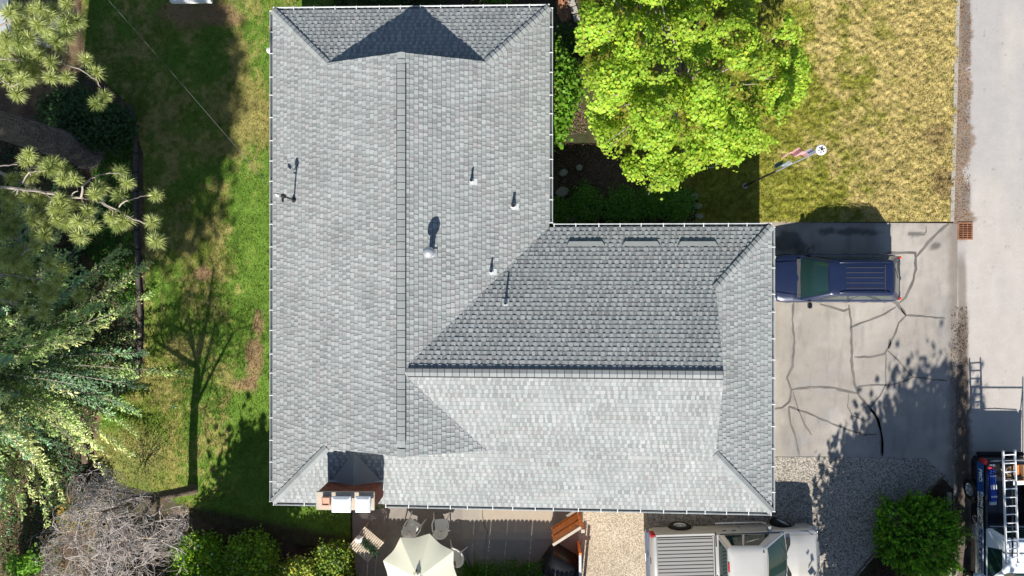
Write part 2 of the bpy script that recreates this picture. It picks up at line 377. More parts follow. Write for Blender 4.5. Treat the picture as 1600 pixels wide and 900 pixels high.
# aggregate pad and gravel drive
def agg(name, base, lo, hi, z0):
    m = bpy.data.materials.new(name); m.use_nodes = True; t = m.node_tree; N = t.nodes; Lk = t.links; p = N['Principled BSDF']
    p.inputs['Roughness'].default_value = .9; p.inputs['Specular IOR Level'].default_value = .2
    a = N.new('ShaderNodeAttribute'); a.attribute_name = 'col'; tc = N.new('ShaderNodeTexCoord')
    v = N.new('ShaderNodeTexVoronoi'); v.inputs['Scale'].default_value = base; Lk.new(tc.outputs['Object'], v.inputs['Vector'])
    r = N.new('ShaderNodeMapRange'); r.inputs[1].default_value = .15; r.inputs[2].default_value = .8; r.inputs[3].default_value = lo; r.inputs[4].default_value = hi
    sep = N.new('ShaderNodeSeparateColor'); Lk.new(v.outputs['Color'], sep.inputs[0]); Lk.new(sep.outputs[0], r.inputs[0])
    s = N.new('ShaderNodeVectorMath'); s.operation = 'SCALE'; Lk.new(a.outputs['Color'], s.inputs[0]); Lk.new(r.outputs[0], s.inputs['Scale'])
    Lk.new(s.outputs[0], p.inputs['Base Color']); b = N.new('ShaderNodeBump'); b.inputs['Strength'].default_value = .7; b.inputs['Distance'].default_value = z0
    b.invert = True; Lk.new(v.outputs['Distance'], b.inputs['Height']); Lk.new(b.outputs[0], p.inputs['Normal']); return m
M['agg'] = agg('exposed_aggregate', 30, .66, 1.32, .014); M['grav'] = agg('gravel', 27, .50, 1.5, .018)
PAD = [(903, 770), (1010, 770), (1016, 905), (1016, 940), (898, 940), (902, 860)]
pad = sheet('gravel_path', 1.4, 5.2, -12, -6.5, .08, lambda X, Y, px, py: mix((.37, .31, .23), (.46, .39, .30), fbm(X*1.5, Y*1.5, 81)), M['agg'], z=.03, poly=PAD)
tag(pad, 'beige exposed aggregate path south of the house', kind='structure')
GRV = [(1012, 714), (1300, 714), (1445, 716), (1476, 742), (1440, 780), (1340, 900), (1310, 950), (1012, 950)]
def grav_col(X, Y, px, py):
    n = fbm(X, Y, 85); c = mix((.26, .235, .20), (.36, .325, .28), n)
    return mix(c, (.17, .16, .15), sm(px, 1340, 1440)*.4)
gv = sheet('gravel_drive', 4.2, 16, -12, -5.8, .07, grav_col, M['grav'], z=.030, hf=lambda X, Y: .012*(fbm(X*6, Y*6, 5)-.5), poly=GRV)
tag(gv, 'coarse grey gravel drive under the pickup', kind='structure')
mb = MB(); strip(mb, [(1478, 742), (1455, 762), (1420, 800), (1340, 895), (1325, 915)], .09, .05, 3)
tag(mb.build('bed_edging', M['bark'], gv))

# patio slabs
def pat_col(X, Y, px, py):
    c = mix((.23, .205, .185), (.31, .28, .25), fbm(X*1.2, Y*1.2, 86))*(.85+.3*fbm(X*7, Y*7, 99))[..., None]
    c = mix(c, (.34, .30, .25), ((px > 722) & (px < 866))*.75*(py < 842))
    c = mix(c, (.21, .20, .19), ((px > 758)*(py > 842))*.6)
    c = mix(c, (.42, .34, .26), ((px > 750)*(px < 862)*(py < 830))*.6)
    for k, x in enumerate(range(556, 900, 13)): c = mix(c, (.50, .46, .40), (np.abs(px-x-2*(fbm(X, Y*2, k)-.5)) < .8)*(fbm(Y*7+k*3, Y*0+k, 7) > .64)*.0)
    return c
PATP = [(550, 770), (903, 770), (903, 930), (715, 930), (560, 930), (551, 840)]
pt = sheet('patio', -7.2, 2.2, -11.8, -7, .05, pat_col, M['road'], z=.045, poly=PATP)
tag(pt, 'grey brown concrete patio slabs south of the house', kind='structure')
mb = MB(); strip(mb, [(754, 795), (754, 808), (757, 820), (761, 830), (758, 850), (755, 868)], .035, .052, 4); strip(mb, [(551, 795), (551, 845)], .03, .052, 4)
tag(mb.build('patio_crack', M['seal'], pt))

# street, gutter, kerb
def road_col(X, Y, px, py):
    n = fbm(X*.25, Y*.18, 87); c = mix((.40, .365, .335), (.455, .425, .40), n)*(.95+.1*fbm(X*3, Y*1.2, 88))[..., None]
    c = mix(c, (.33, .32, .325), sm(fbm(X*.5, Y*.16, 89), .45, .65)*.6); c = mix(c, (.20, .19, .18), sm(fbm(X*9, Y*9, 98, 2), .86, .92)*.6)
    edge = 1514+26*(fbm(X*0, Y*.9, 90)-.5)+14*(fbm(X*0, Y*5, 91)-.5)
    dirt = (1-sm(px-edge, -3, 3))*np.where(py > 350, sm(px, 1492, 1500)*.75, 1)
    keep = np.clip(sm(py, 372, 380)*(1-sm(py, 470, 500)), 0, 1)      # cleaner by the drain
    band = sm(px, 1490, 1497)
    c = mix(c, mix((.16, .13, .105), (.28, .21, .16), fbm(X*4, Y*2, 92)), dirt*(1-keep*.9))
    moss = (1-sm(np.abs(px-1503-9*(fbm(X*0, Y*.8, 93)-.5)), 4, 10))*sm(py, 380, 420)
    c = mix(c, (.15, .125, .10), moss*.7)
    dk = (1-sm(np.abs(px-1510), 4, 9))*sm(fbm(X*0+3, Y*.9, 94), .45, .6)*(py < 345)
    c = mix(c, (.15, .13, .115), dk*.8)
    lower = sm(py, 470, 540)*(1-sm(px-1514-12*(fbm(X*0, Y*2, 95)-.5), -3, 3))*sm(px-1493-10*(fbm(X*0+5, Y*1.5, 96)-.5), -4, 3); c = mix(c, mix((.085, .07, .058), (.15, .12, .10), fbm(X*4, Y*4, 97)), lower*.85)
    o = (1-sm(np.abs(np.hypot((px-1538)/16, (py-346)/8)-1), .05, .15)); c = mix(c, (.36, .33, .30), o*.5)
    return c
RD = [(1486, -60), (1700, -60), (1700, 960), (1478, 960), (1481, 345)]
def band(name, x0, x1, step, colf, m, z, lab):
    o = sheet(name, x0, x1, -11.4, 11.4, step, colf, m, z=z); tag(o, lab, kind='structure'); return o
rd = sheet('road', 15.85, 20.5, -12, 12, .06, road_col, M['road'], z=.006, mask=lambda X, Y: inpoly(*PX(X, Y), [(1486, -60), (1800, -60), (1800, 960), (1480, 960), (1483, 500), (1484, 350)]))
tag(rd, 'pale worn asphalt street with a dirty edge', kind='structure')
npmesh('road', [(20.5, -300, -.01), (29, -300, -.01), (29, 300, -.01), (20.5, 300, -.01)], 4, mat('far_road', (.36, .34, .32), .9), None)['kind'] = 'structure'
def kerb(y0, y1, f):
    mb = MB(); n = 24
    for i in range(n):
        a, b = y0+(y1-y0)*i/n, y0+(y1-y0)*(i+.985)/n
        p = [W(f(a)-3.2, a, .07), W(f(a)+3.2, a, .07), W(f(b)+3.2, b, .07), W(f(b)-3.2, b, .07)]; mb.poly(p, .11)
    return mb
k1 = kerb(-40, 346, lambda y: 1497-.026*y); o = k1.build('kerb', M['concrete'], None, bevel=.008); tag(o, 'narrow pale concrete kerb between lawn and street', kind='structure')
k2 = kerb(770, 930, lambda y: 1484); o = k2.build('kerb', M['concrete'], None, bevel=.008); tag(o, 'grey kerb stone beside the round evergreen shrub', kind='structure')

def bits(name, n, poly, z, cols, size, lab, seed, aspect=.8, up=.8, zr=.02, kind='stuff', m='leaf'):
    r = np.random.default_rng(seed); pl = np.array(poly); q = r.uniform(pl.min(0), pl.max(0), (n, 2)); q = q[inpoly(q[:, 0], q[:, 1], poly)]
    P = np.array([W(a, b, z) for a, b in q]); P[:, 2] += r.uniform(0, zr, len(P))
    c = np.array(cols)[r.integers(0, len(cols), len(P))]; V, C = leaves(P, size, c, up, aspect, seed)
    o = npmesh(name, V, 4, M[m], C); tag(o, lab, kind=kind); return o
bits('leaf_litter', 2000, [(1497, -20), (1516, -20), (1517, 100), (1515, 346), (1490, 346), (1492, 150)], .02, [(.34, .17, .09), (.22, .12, .07), (.42, .30, .2)], .035, 'brown leaf litter lying in the street gutter', 5)
bits('leaf_litter', 1500, [(1486, 480), (1512, 480), (1514, 700), (1500, 790), (1486, 700)], .02, [(.14, .09, .06), (.09, .06, .045), (.20, .14, .1)], .04, 'dark rotting leaf litter along the driveway apron', 6)
bits('leaf_litter', 5200, [(862, 225), (1085, 225), (1095, 350), (862, 352)], .02, [(.25, .13, .09), (.16, .09, .065), (.10, .06, .045), (.3, .2, .15)], .05, 'brown dead leaves in the shaded front bed', 7)
bits('leaf_litter', 7000, [(0, 0), (215, 0), (222, 600), (150, 640), (150, 900), (0, 900)], .03, [(.36, .22, .12), (.26, .16, .09), (.2, .13, .08), (.45, .33, .2)], .07, 'tan dropped needles under the pine and spruce', 8, aspect=.25)
bits('bark_mulch', 3500, [(1478, 745), (1500, 780), (1500, 910), (1330, 910), (1345, 895), (1440, 785)], .02, [(.09, .055, .04), (.06, .04, .03), (.14, .09, .06)], .06, 'dark bark mulch round the evergreen shrub', 9)
# ================================================================ HOUSE
ZE, P = 2.5, .355; G = 2.08; EX = .142
xW = W(427, 450, ZE).x; xM = W(858, 200, ZE).x; xE = W(1205, 600, ZE).x
yN = W(640, 14.5, ZE).y; yV = W(1000, 355, ZE).y; yS = W(800, 791.5, ZE).y
HM = (xM-xW)/2; HW = (yV-yS)/2; xR = (xW+xM)/2; yR = (yV+yS)/2
def warp(p):
    x, y, z = p; t = min(max((y-1.0)/(yS-1.0), 0), 1.15)
    return (x, y-.0118*(x-(xW+xE)/2)*t, z)
def warpo(o):
    me = o.data; n = len(me.vertices); a = np.empty(n*3, np.float32); me.vertices.foreach_get('co', a); a = a.reshape(-1, 3)
    t = np.clip((a[:, 1]-1)/(yS-1), 0, 1.15); a[:, 1] -= .0118*(a[:, 0]-(xW+xE)/2)*t
    me.vertices.foreach_set('co', a.ravel()); me.update(); return o
house = empty('house', (xR, yR, 0), 0, 'single storey house with a grey shingled L-shaped roof and brick chimney', 'house')
def hchild(o):                      # keep world coordinates under the house empty
    o.parent = house; o.matrix_parent_inverse = Matrix.Translation((-xR, -yR, 0)); return o

# slope: (axis point fn) pieces: eave origin function (u,v)->(x,y), list of (v0,v1,a0,b0,a1,b1)
SL = {
 'W': (lambda u, v: (xW+v, u), [(0, G, yS, yN, yS+G, yN-G), (G, HM, yS+G, yN-G, yS+G, yN-G)]),
 'E': (lambda u, v: (xM-v, u), [(0, G, yV, yN, yV-G, yN-G), (G, HM, yV-G, yN-G, yV-HM, yN-G), (G, HM, yS+G, yS+G, yS+G, yS+HM)]),
 'N': (lambda u, v: (u, yN-v), [(0, G, xW, xM, xW+G, xM-G)]),
 'S': (lambda u, v: (u, yS+v), [(0, G, xW, xE, xW+G, xE-G), (G, HW, xM-G, xE-G, xM-HW, xE-G)]),
 'V': (lambda u, v: (u, yV-v), [(0, G, xM, xE, xM-G, xE-G), (G, HW, xM-G, xE-G, xM-HW, xE-G)]),
 'H': (lambda u, v: (xE-v, u), [(0, G, yS, yV, yS+G, yV-G)]),
}
SV = []; SC = []
rr = random.Random(3); PER = .222
def quad3(a, b, c, d, col): SV.extend([a, b, c, d]); SC.append(col)
LIGHT = (.285, .303, .305)
def tone(k, pink=0): return tuple(v*k*(1+pink*(.05, -.02, -.02)[i]) for i, v in enumerate(LIGHT))
def prism(fn, u0l, u1l, vl, u0h, u1h, vh, hl, hh, base, col, lip=0):
    if u1l-u0l < .004 and u1h-u0h < .004: return
    def pt(u, v, h): x, y = fn(u, v); return (x, y, ZE+P*v+h)
    A, B, Cc, D = pt(u0l, vl, hl), pt(u1l, vl, hl), pt(u1h, vh, hh), pt(u0h, vh, hh)
    quad3(A, B, Cc, D, col)
    a, b, c, d = pt(u0l, vl, base), pt(u1l, vl, base), pt(u1h, vh, base), pt(u0h, vh, base)
    e = tuple(x*.72 for x in col)
    if lip:                                   # dark asphalt butt edge, widened to draw in the course lines
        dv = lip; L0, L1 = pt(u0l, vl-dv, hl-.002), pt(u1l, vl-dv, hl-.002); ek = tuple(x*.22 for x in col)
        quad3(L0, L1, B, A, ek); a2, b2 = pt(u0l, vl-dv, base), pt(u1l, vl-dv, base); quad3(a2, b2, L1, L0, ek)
    quad3(a, b, B, A, e); quad3(b, c, Cc, B, e); quad3(d, a, A, D, e)
def clampr(v, pc):
    v0, v1, a0, b0, a1, b1 = pc; t = (v-v0)/(v1-v0); return a0+(a1-a0)*t, b0+(b1-b0)*t
for key, (fn, pcs) in SL.items():
    for pc in pcs:
        v0, v1 = pc[0], pc[1]; n0 = int(v0/EX)
        for i in range(n0, int(v1/EX)+2):
            vl, vh = max(i*EX, v0), min((i+1)*EX, v1)
            if vh-vl < .002: continue
            fl_, fh_ = vl/EX-i, vh/EX-i
            al, bl_ = clampr(vl, pc); ah, bh = clampr(vh, pc)
            u = min(al, ah); U = max(bl_, bh)
            # base courses in random lengths of tone
            r2 = random.Random(i*131+hash(key) % 97 if False else i*131+ord(key)*7)
            while u < U:
                w = r2.uniform(.5, 1.1); s, t = u, min(u+w, U); k = r2.gauss(.86, .055); pk = max(0, r2.gauss(-.2, .6))
                prism(fn, min(max(s, al), bl_), min(max(t, al), bl_), vl, min(max(s, ah), bh), min(max(t, ah), bh), vh, .014-.010*fl_, .014-.010*fh_, 0, tone(k, pk), lip=.007 if fl_ < .01 else 0)
                u += w
            u = math.floor(min(al, ah)/PER)*PER+(PER/2 if i % 2 else 0)+.05*math.sin(i*2.1)-PER; big = fbm(np.array([i*.9]), np.array([ord(key)*1.0]), 3)[0]
            while u < U:
                u += PER; w = r2.choice([.07, .09, .11, .13, .15])+r2.uniform(-.01, .01); s = u+r2.uniform(-.03, .03); t = s+w
                if t < min(al, ah) or s > U: continue
                k = r2.gauss(1.15, .07)+.10*(vn(u*.8, i*.35, 9)-.5); pk = max(0, r2.gauss(-.2, .6))
                prism(fn, min(max(s, al), bl_), min(max(t, al), bl_), vl, min(max(s, ah), bh), min(max(t, ah), bh), vh, .027-.017*fl_, .027-.017*fh_, 0, tone(k, pk), lip=.007 if fl_ < .01 else 0)
roof = hchild(warpo(npmesh('roof', SV, 4, M['shingle'], np.array(SC))))
# decks below the shingles so nothing shows through, soffit
mb = MB()
for key, (fn, pcs) in SL.items():
    for v0, v1, a0, b0, a1, b1 in pcs:
        q = [(*fn(a0, v0), ZE+P*v0-.004), (*fn(b0, v0), ZE+P*v0-.004), (*fn(b1, v1), ZE+P*v1-.004), (*fn(a1, v1), ZE+P*v1-.004)]
        if abs(a0-b0) < 1e-6: q = q[1:]
        mb.add(q, [tuple(range(len(q)))])
def quadz(x0, x1, y0, y1, z): return [(x0, y0, z), (x1, y0, z), (x1, y1, z), (x0, y1, z)]
mb.add(quadz(xW, xM, yS, yN, ZE-.17), [(0, 1, 2, 3)]); mb.add(quadz(xM, xE, yS, yV, ZE-.17), [(0, 1, 2, 3)])
zg = ZE+P*G
# gable walls of the dutch gables
mb.add([(xW+G, yN-G-.03, zg), (xM-G, yN-G-.03, zg), (xR, yN-G-.03, ZE+P*HM)], [(0, 1, 2)])
mb.add([(xW+G, yS+G+.03, zg), (xM-G, yS+G+.03, zg), (xR, yS+G+.03, ZE+P*HM)], [(0, 1, 2)])
mb.add([(xE-G-.03, yS+G, zg), (xE-G-.03, yV-G, zg), (xE-G-.03, yR, ZE+P*HW)], [(0, 1, 2)])
hchild(warpo(mb.build('roof_deck', M['siding'])))
# hip and ridge caps
def caps(pts, dl, dr, w, step=.19, name='hip_cap', h=.028, k0=.95, overlap=.03):
    a, b = Vector(pts[0]), Vector(pts[1]); d = (b-a); L = d.length; d.normalize(); n = int(L/step); mb = MB()
    dl = Vector(dl)*w; dr = Vector(dr)*w; up = Vector((0, 0, 1))
    for i in range(n):
        s = a+d*(L*i/n); e = a+d*(L*(i+1)/n+overlap); hs, he = h+.042, h+.008
        j = rr.uniform(-.008, .008)
        v = [s+up*hs, s+dl+up*(hs-.008)+d*j, s+dr+up*(hs-.008)-d*j, e+up*he, e+dl+up*(he-.008), e+dr+up*(he-.008)]
        lo = [s+dl-up*.01, s+dr-up*.01, e+dl-up*.01, e+dr-up*.01, s-up*.0]
        c = tone(rr.gauss(k0, .05)); cd = tuple(x*.7 for x in c)
        mb.add(v+lo, [(0, 1, 4, 3), (0, 3, 5, 2)], c); mb.add(v+lo, [(1, 6, 8, 4), (2, 5, 9, 7), (0, 10, 6, 1), (0, 2, 7, 10)], cd)
    o = hchild(warpo(mb.build(name, M['cap']))); o.parent = roof; o.matrix_parent_inverse = Matrix.Identity(4); return o
q2 = 1/math.sqrt(2)
def hp(x, y, v): return (x, y, ZE+P*v)
zP = P*q2
for a, b, l, r in (((xW, yN, 0), (xW+G, yN-G, G), (q2, q2), (-q2, -q2)), ((xM, yN, 0), (xM-G, yN-G, G), (q2, -q2), (-q2, q2)),
                   ((xW, yS, 0), (xW+G, yS+G, G), (-q2, q2), (q2, -q2)), ((xE, yV, 0), (xE-G, yV-G, G), (q2, -q2), (-q2, q2)),
                   ((xE, yS, 0), (xE-G, yS+G, G), (q2, q2), (-q2, -q2))):
    # both laterals run along contour diagonals and fall off the hip
    caps((hp(*a), hp(*b)), (l[0], l[1], -zP), (r[0], r[1], -zP), .13)
# ridge vents
def ridgevent(p0, p1, lat, w, h, nm='ridge_vent'):
    a, b = Vector(p0), Vector(p1); d = (b-a).normalized(); L = (b-a).length; lat = Vector(lat); up = Vector((0, 0, 1)); mb = MB()
    n = int(L/.235)
    for i in range(n):
        s, e = a+d*(L*i/n), a+d*(L*(i+1)/n-.020); k = tone(rr.gauss(.92, .05)); kd = (.05, .052, .055)
        v = [s+lat*w+up*(h-.3*w), s+up*h, s-lat*w+up*(h-.3*w), e+lat*w+up*(h-.3*w), e+up*h, e-lat*w+up*(h-.3*w)]
        lo = [x-up*h*.9 for x in (v[0], v[2], v[3], v[5])]
        mb.add(v+lo, [(0, 1, 4, 3), (1, 2, 5, 4)], k); mb.add(v+lo, [(0, 3, 8, 6), (2, 7, 9, 5), (0, 6, 7, 2, 1), (3, 4, 5, 9, 8)], kd)
    mb.add([a+lat*w*1.20-up*.006, a-lat*w*1.20-up*.006, b-lat*w*1.20-up*.006, b+lat*w*1.20-up*.006, a+up*(h*.75), b+up*(h*.75)], [(0, 4, 5, 3), (4, 1, 2, 5)], (.04, .04, .045))
    o = hchild(warpo(mb.build(nm, M['cap']))); o.parent = roof; o.matrix_parent_inverse = Matrix.Identity(4)
zr1, zr2 = ZE+P*HM, ZE+P*HW
ridgevent((xR, yN-G-.38, zr1), (xR, yS+G+.5, zr1), (1, 0, 0), .13, .06)
caps(((xR, yN-G, zr1), (xR, yN-G-.45, zr1)), (1, 0, -P), (-1, 0, -P), .13, name='ridge_cap'); caps(((xR, yS+G+.52, zr1), (xR, yS+G, zr1)), (1, 0, -P), (-1, 0, -P), .13, name='ridge_cap')
ridgevent((xR+.22, yR, zr2+.01), (xE-G-.02, yR, zr2+.01), (0, 1, 0), .13, .038)
# gutters with hangers
def gutter(p0, p1, out, nm='gutter'):
    a, b = Vector((*p0, ZE)), Vector((*p1, ZE)); d = (b-a).normalized(); L = (b-a).length; o = Vector((*out, 0)); up = Vector((0, 0, 1)); mb = MB(); w = .115
    prof = [(0, .0), (0, -.11), (w*.75, -.11), (w, -.02), (w, 0), (w-.014, 0), (w-.014, -.02), (w*.7, -.095), (.012, -.095), (.012, 0)]
    vs = [a+o*x+up*z for x, z in prof]+[b+o*x+up*z for x, z in prof]; n = len(prof)
    mb.add(vs, [(i, (i+1) % n, n+(i+1) % n, n+i) for i in range(n)]+[tuple(range(n)), tuple(range(2*n-1, n-1, -1))], (1, 1, .999))
    g = hchild(warpo(mb.build(nm, M['gutter'])))
    h = MB(); k = int(L/.72)
    for i in range(k+1):
        c = a+d*(L*(i+rr.uniform(-.13, .13))/k if 0 < i < k else (.03 if i == 0 else L-.03))+o*w*.5+up*.006
        h = MB(); h.box(c, (.028 if abs(d.x) > .5 else w+.02, w+.02 if abs(d.x) > .5 else .028, .012))
        hg = warpo(h.build('gutter_hanger', M['white'])); hg.parent = g
    tr = MB(); c = (a+b)/2+o*w*.52-up*.085; tr.box(c, (L-.02 if abs(d.x) > .5 else w*.8, w*.8 if abs(d.x) > .5 else L-.02, .012)); tt = warpo(tr.build('gutter_trough', M['gutterin'])); tt.parent = g
gutter((xW-.02, yN+.012), (xM+.02, yN+.012), (0, 1)); gutter((xW-.012, yS-.02), (xW-.012, yN+.02), (-1, 0)); gutter((xM+.012, yV+.13), (xM+.012, yN+.02), (1, 0))
gutter((xM+.14, yV+.012), (xE+.02, yV+.012), (0, 1)); gutter((xE+.012, yS-.02), (xE+.012, yV+.02), (1, 0))
chx0 = W(497, 770, 4).x; chx1 = W(590, 770, 3.2).x
gutter((xW-.02, yS-.012), (chx0-.02, yS-.012), (0, -1)); gutter((chx1+.10, yS-.012), (xE+.02, yS-.012), (0, -1))
# walls
wi = .55; mb = MB(); zt = ZE-.17
def wall(x0, y0, x1, y1):
    cx, cy = (x0+x1)/2, (y0+y1)/2; mb.box((cx, cy, zt/2), (abs(x1-x0)+.14, abs(y1-y0)+.14, zt))
wall(xW+wi, yS+wi, xW+wi, yN-wi); wall(xW+wi, yN-wi, xM-wi, yN-wi); wall(xM-wi, yN-wi, xM-wi, yV-wi); wall(xM-wi, yV-wi, xE-wi, yV-wi); wall(xE-wi, yV-wi, xE-wi, yS+wi); wall(xW+wi, yS+wi, xE-wi, yS+wi)
hchild(mb.build('wall', M['siding']))
def opening(nm, x, y, w, z0, z1, axis, out, gm='wglass'):
    f = MB(); t = .08; d = .05
    cx, cy = (x+out*(.07+d/2), y) if axis == 'x' else (x, y+out*(.07+d/2))
    def b(du, z, su, sz, mbb): mbb.box((cx, cy+du, z) if axis == 'x' else (cx+du, cy, z), (d, su, sz) if axis == 'x' else (su, d, sz))
    b(0, z1, w+.16, t, f); b(0, z0, w+.16, t, f); b(-w/2-.04, (z0+z1)/2, t, z1-z0-t, f); b(w/2+.04, (z0+z1)/2, t, z1-z0-t, f)
    o = hchild(f.build(nm, M['white'])); g = MB(); cx, cy = (x+out*.082, y) if axis == 'x' else (x, y+out*.082); d = .02
    b(0, (z0+z1)/2, w, z1-z0-t, g); p = g.build('pane' if gm == 'wglass' else 'door_leaf', M[gm]); p.parent = o
for y in (7.5, 3.5, -1, -4.5): opening('window', xW+wi, y, 1.3, .9, 2.05, 'x', -1)
for x in (-5.5, -1.8): opening('window', x, yN-wi, 1.4, .9, 2.05, 'y', 1)
opening('window', xM-wi, 6.2, 1.5, .8, 2.05, 'x', 1); opening('front_door', 2.2, yV-wi, .95, .05, 2.05, 'y', 1, 'white')
opening('window', 5, yV-wi, 1.2, .9, 2.05, 'y', 1); opening('garage_door', xE-wi, yR+1.4, 4.4, .06, 2.1, 'x', 1, 'white')
opening('sliding_door', -1.5, yS+wi, 1.8, .06, 2.05, 'y', -1); opening('window', 4.5, yS+wi, 1.2, .9, 2.05, 'y', -1)
# chimney
zc = 4.05; c0 = W(494, 768.5, zc); c1 = W(585, 797.5, zc); cy0, cy1 = c1.y, c0.y; cx0, cx1 = c0.x, c1.x
ch = MB(); rb = random.Random(5); zb = 0; hb = .075; row = 0
def bricks(axis, fixed, a0, a1, out):
    z = 0; row = 0
    while z < zc-.10:
        u = a0-(.11 if row % 2 else 0)
        while u < a1:
            s, t = max(u, a0), min(u+.21, a1); u += .215
            if t-s < .02: continue
            k = rb.uniform(.7, 1.25); c = (.27*k, .095*k, .06*k)
            if axis == 'y': ch.box(((s+t)/2, fixed+out*.008, z+hb/2), (t-s-.012, .03, hb-.012), col=c)
            else: ch.box((fixed+out*.008, (s+t)/2, z+hb/2), (.03, t-s-.012, hb-.012), col=c)
        z += hb; row += 1
ch.box(((cx0+cx1)/2, (cy0+cy1)/2, (zc-.12)/2), (cx1-cx0-.06, cy1-cy0-.06, zc-.12), col=(.17, .12, .10))
bricks('y', cy1-.035, cx0+.03, cx1-.03, 1); bricks('y', cy0+.035, cx0+.03, cx1-.03, -1); bricks('x', cx1-.035, cy0+.03, cy1-.03, 1); bricks('x', cx0+.035, cy0+.03, cy1-.03, -1)
chim = hchild(ch.build('chimney', M['brick'])); 
k = MB(); k.box(((cx0+cx1)/2, (cy0+cy1)/2, zc-.05), (cx1-cx0, cy1-cy0, .1)); o = k.build('chimney_crown', M['crown'], bevel=.01); o.parent = chim
def capbox(pa, pb, z, h, m, nm, fl=.0):
    a, b = W(*pa, z), W(*pb, z); mb = MB(); cx, cy = (a.x+b.x)/2, (a.y+b.y)/2; w, d = abs(b.x-a.x), abs(b.y-a.y)
    if nm == 'flue_liner':
        t = .035
        for (u, v, s1, s2) in ((0, d/2-t/2, w, t), (0, -d/2+t/2, w, t), (w/2-t/2, 0, t, d-2*t), (-w/2+t/2, 0, t, d-2*t)): mb.box((cx+u, cy+v, zc+h/2), (s1, s2, h))
        mb.box((cx, cy, zc+h*.75), (w-2*t, d-2*t, .02))
    else:
        mb.box((cx, cy, z-.16), (w*.74, d*.74, .32-.02)); mb.box((cx, cy, z-.035), (w, d, .05))
        mb.add([(cx-w/2, cy-d/2, z-.01), (cx+w/2, cy-d/2, z-.01), (cx+w/2, cy+d/2, z-.01), (cx-w/2, cy+d/2, z-.01), (cx-w*.36, cy-d*.34, z+.03), (cx+w*.36, cy-d*.34, z+.03), (cx+w*.36, cy+d*.34, z+.03), (cx-w*.36, cy+d*.34, z+.03)],
               [(0, 1, 5, 4), (1, 2, 6, 5), (2, 3, 7, 6), (3, 0, 4, 7), (4, 5, 6, 7)])
    o = mb.build(nm, m, bevel=.004); o.parent = chim
capbox((518, 776), (548, 801), 4.38, .3, M['whitemetal'], 'chimney_cap'); capbox((555, 776), (578.5, 801), 4.38, .3, M['whitemetal'], 'chimney_cap'); capbox((502, 777.5), (515, 791), 4.2, .15, M['clay'], 'flue_liner')
# saddle behind the chimney
sx0, sx1 = cx0+.12, cx1-.0; sy = cy1-.02; zb = lambda y: ZE+P*(y-yS)
sp = MB(); sm_ = (sx0+sx1)/2
ytop = sy+1.15; zz = zb(ytop)+.02
A, B, Cq, D = (sx0, sy, zb(sy)+.03), (sm_, sy, zz+.02), (sx1, sy, zb(sy)+.03), (sm_, ytop, zz)
sp.cc = tone(.95); sp.add([A, B, Cq, D], [(0, 1, 3), (1, 2, 3), (0, 2, 1)], tone(.95))
o = sp.build('chimney_saddle', M['cap']); o.parent = roof; 
fm = MB(); fm.box((sm_, cy1+.03, zb(cy1)+.09), (cx1-cx0-.05, .04, .10)); fm.box((cx1+.02, (cy0+cy1)/2+.2, zb((cy0+cy1)/2)+.06), (.05, .45, .05)); o = fm.build('chimney_flashing', M['gutter']); o.parent = chim
# plumbing pipes and vents on the roof
def roofz(x, y):
    c = [(ZE+P*(x-xW)), (ZE+P*(xM-x) if x < xM else -9)]
    main = min(c) if xW < x < xM else -9
    wing = min(ZE+P*(yV-y), ZE+P*(y-yS), ZE+P*(xE-x) if x > xE-G else 99) if x > xM-HW else -9
    return max(main, wing)
def pipe(pb, h, r, tilt=0, fl=(1, 1)):
    b = W(*pb, 3.2); z = roofz(b.x, b.y); b = W(*pb, z); z = roofz(b.x, b.y); b = W(*pb, z)
    mb = MB(); mb.tube([(b.x, b.y, z-.05), (b.x, b.y, z+h)], r, 14, cap=False); mb.tube([(b.x, b.y, z), (b.x, b.y, z+h-.01)], r*.78, 14)
    o = hchild(mb.build('vent_pipe', M['rubber'], smooth=True))
    f = MB(); ax = (1 if b.x < xM and b.y > yV-(xM-b.x) else 0)
    n = Vector((P, 0, 1)) if ax else Vector((0, P, 1)); q = n.to_track_quat('Z', 'Y').to_matrix()
    off = Vector((.07, -.02, -.07*P)) if ax else Vector((0, .03, -.03*P))
    f.box(Vector((b.x, b.y, z+.035))+off, (.22, .25, .006), M=q); f.lathe([(r*2.2, 0), (r*1.5, .06), (r*1.25, .13)], 14, o=(b.x, b.y, z+.03))
    g = f.build('pipe_flashing', M['gutter']); g.parent = o
pipe((737, 283), .33, .035); pipe((802, 322), .33, .05); pipe((767.5, 424), .33, .038); pipe((790, 474), .42, .035)
b = W(672, 397, 3.9); z = roofz(b.x, b.y); b = W(674, 396, z); mb = MB()
mb.lathe([(.17, -.02), (.13, .04), (.09, .06), (.09, .52), (.09, .60)], 20, o=(b.x, b.y, z))
mb.lathe([(.10, .52), (.17, .55), (.185, .62), (.175, .70), (.13, .78), (.06, .815), (0, .82)], 20, o=(b.x, b.y, z)); o = hchild(mb.build('roof_vent', M['galv'], smooth=True))
fb = MB(); fb.box((b.x+.05, b.y-.02, z+.035), (.34, .30, .006), M=Vector((P, 0, 1)).to_track_quat('Z', 'Y').to_matrix()); g = fb.build('vent_flashing', M['flash']); g.parent = o
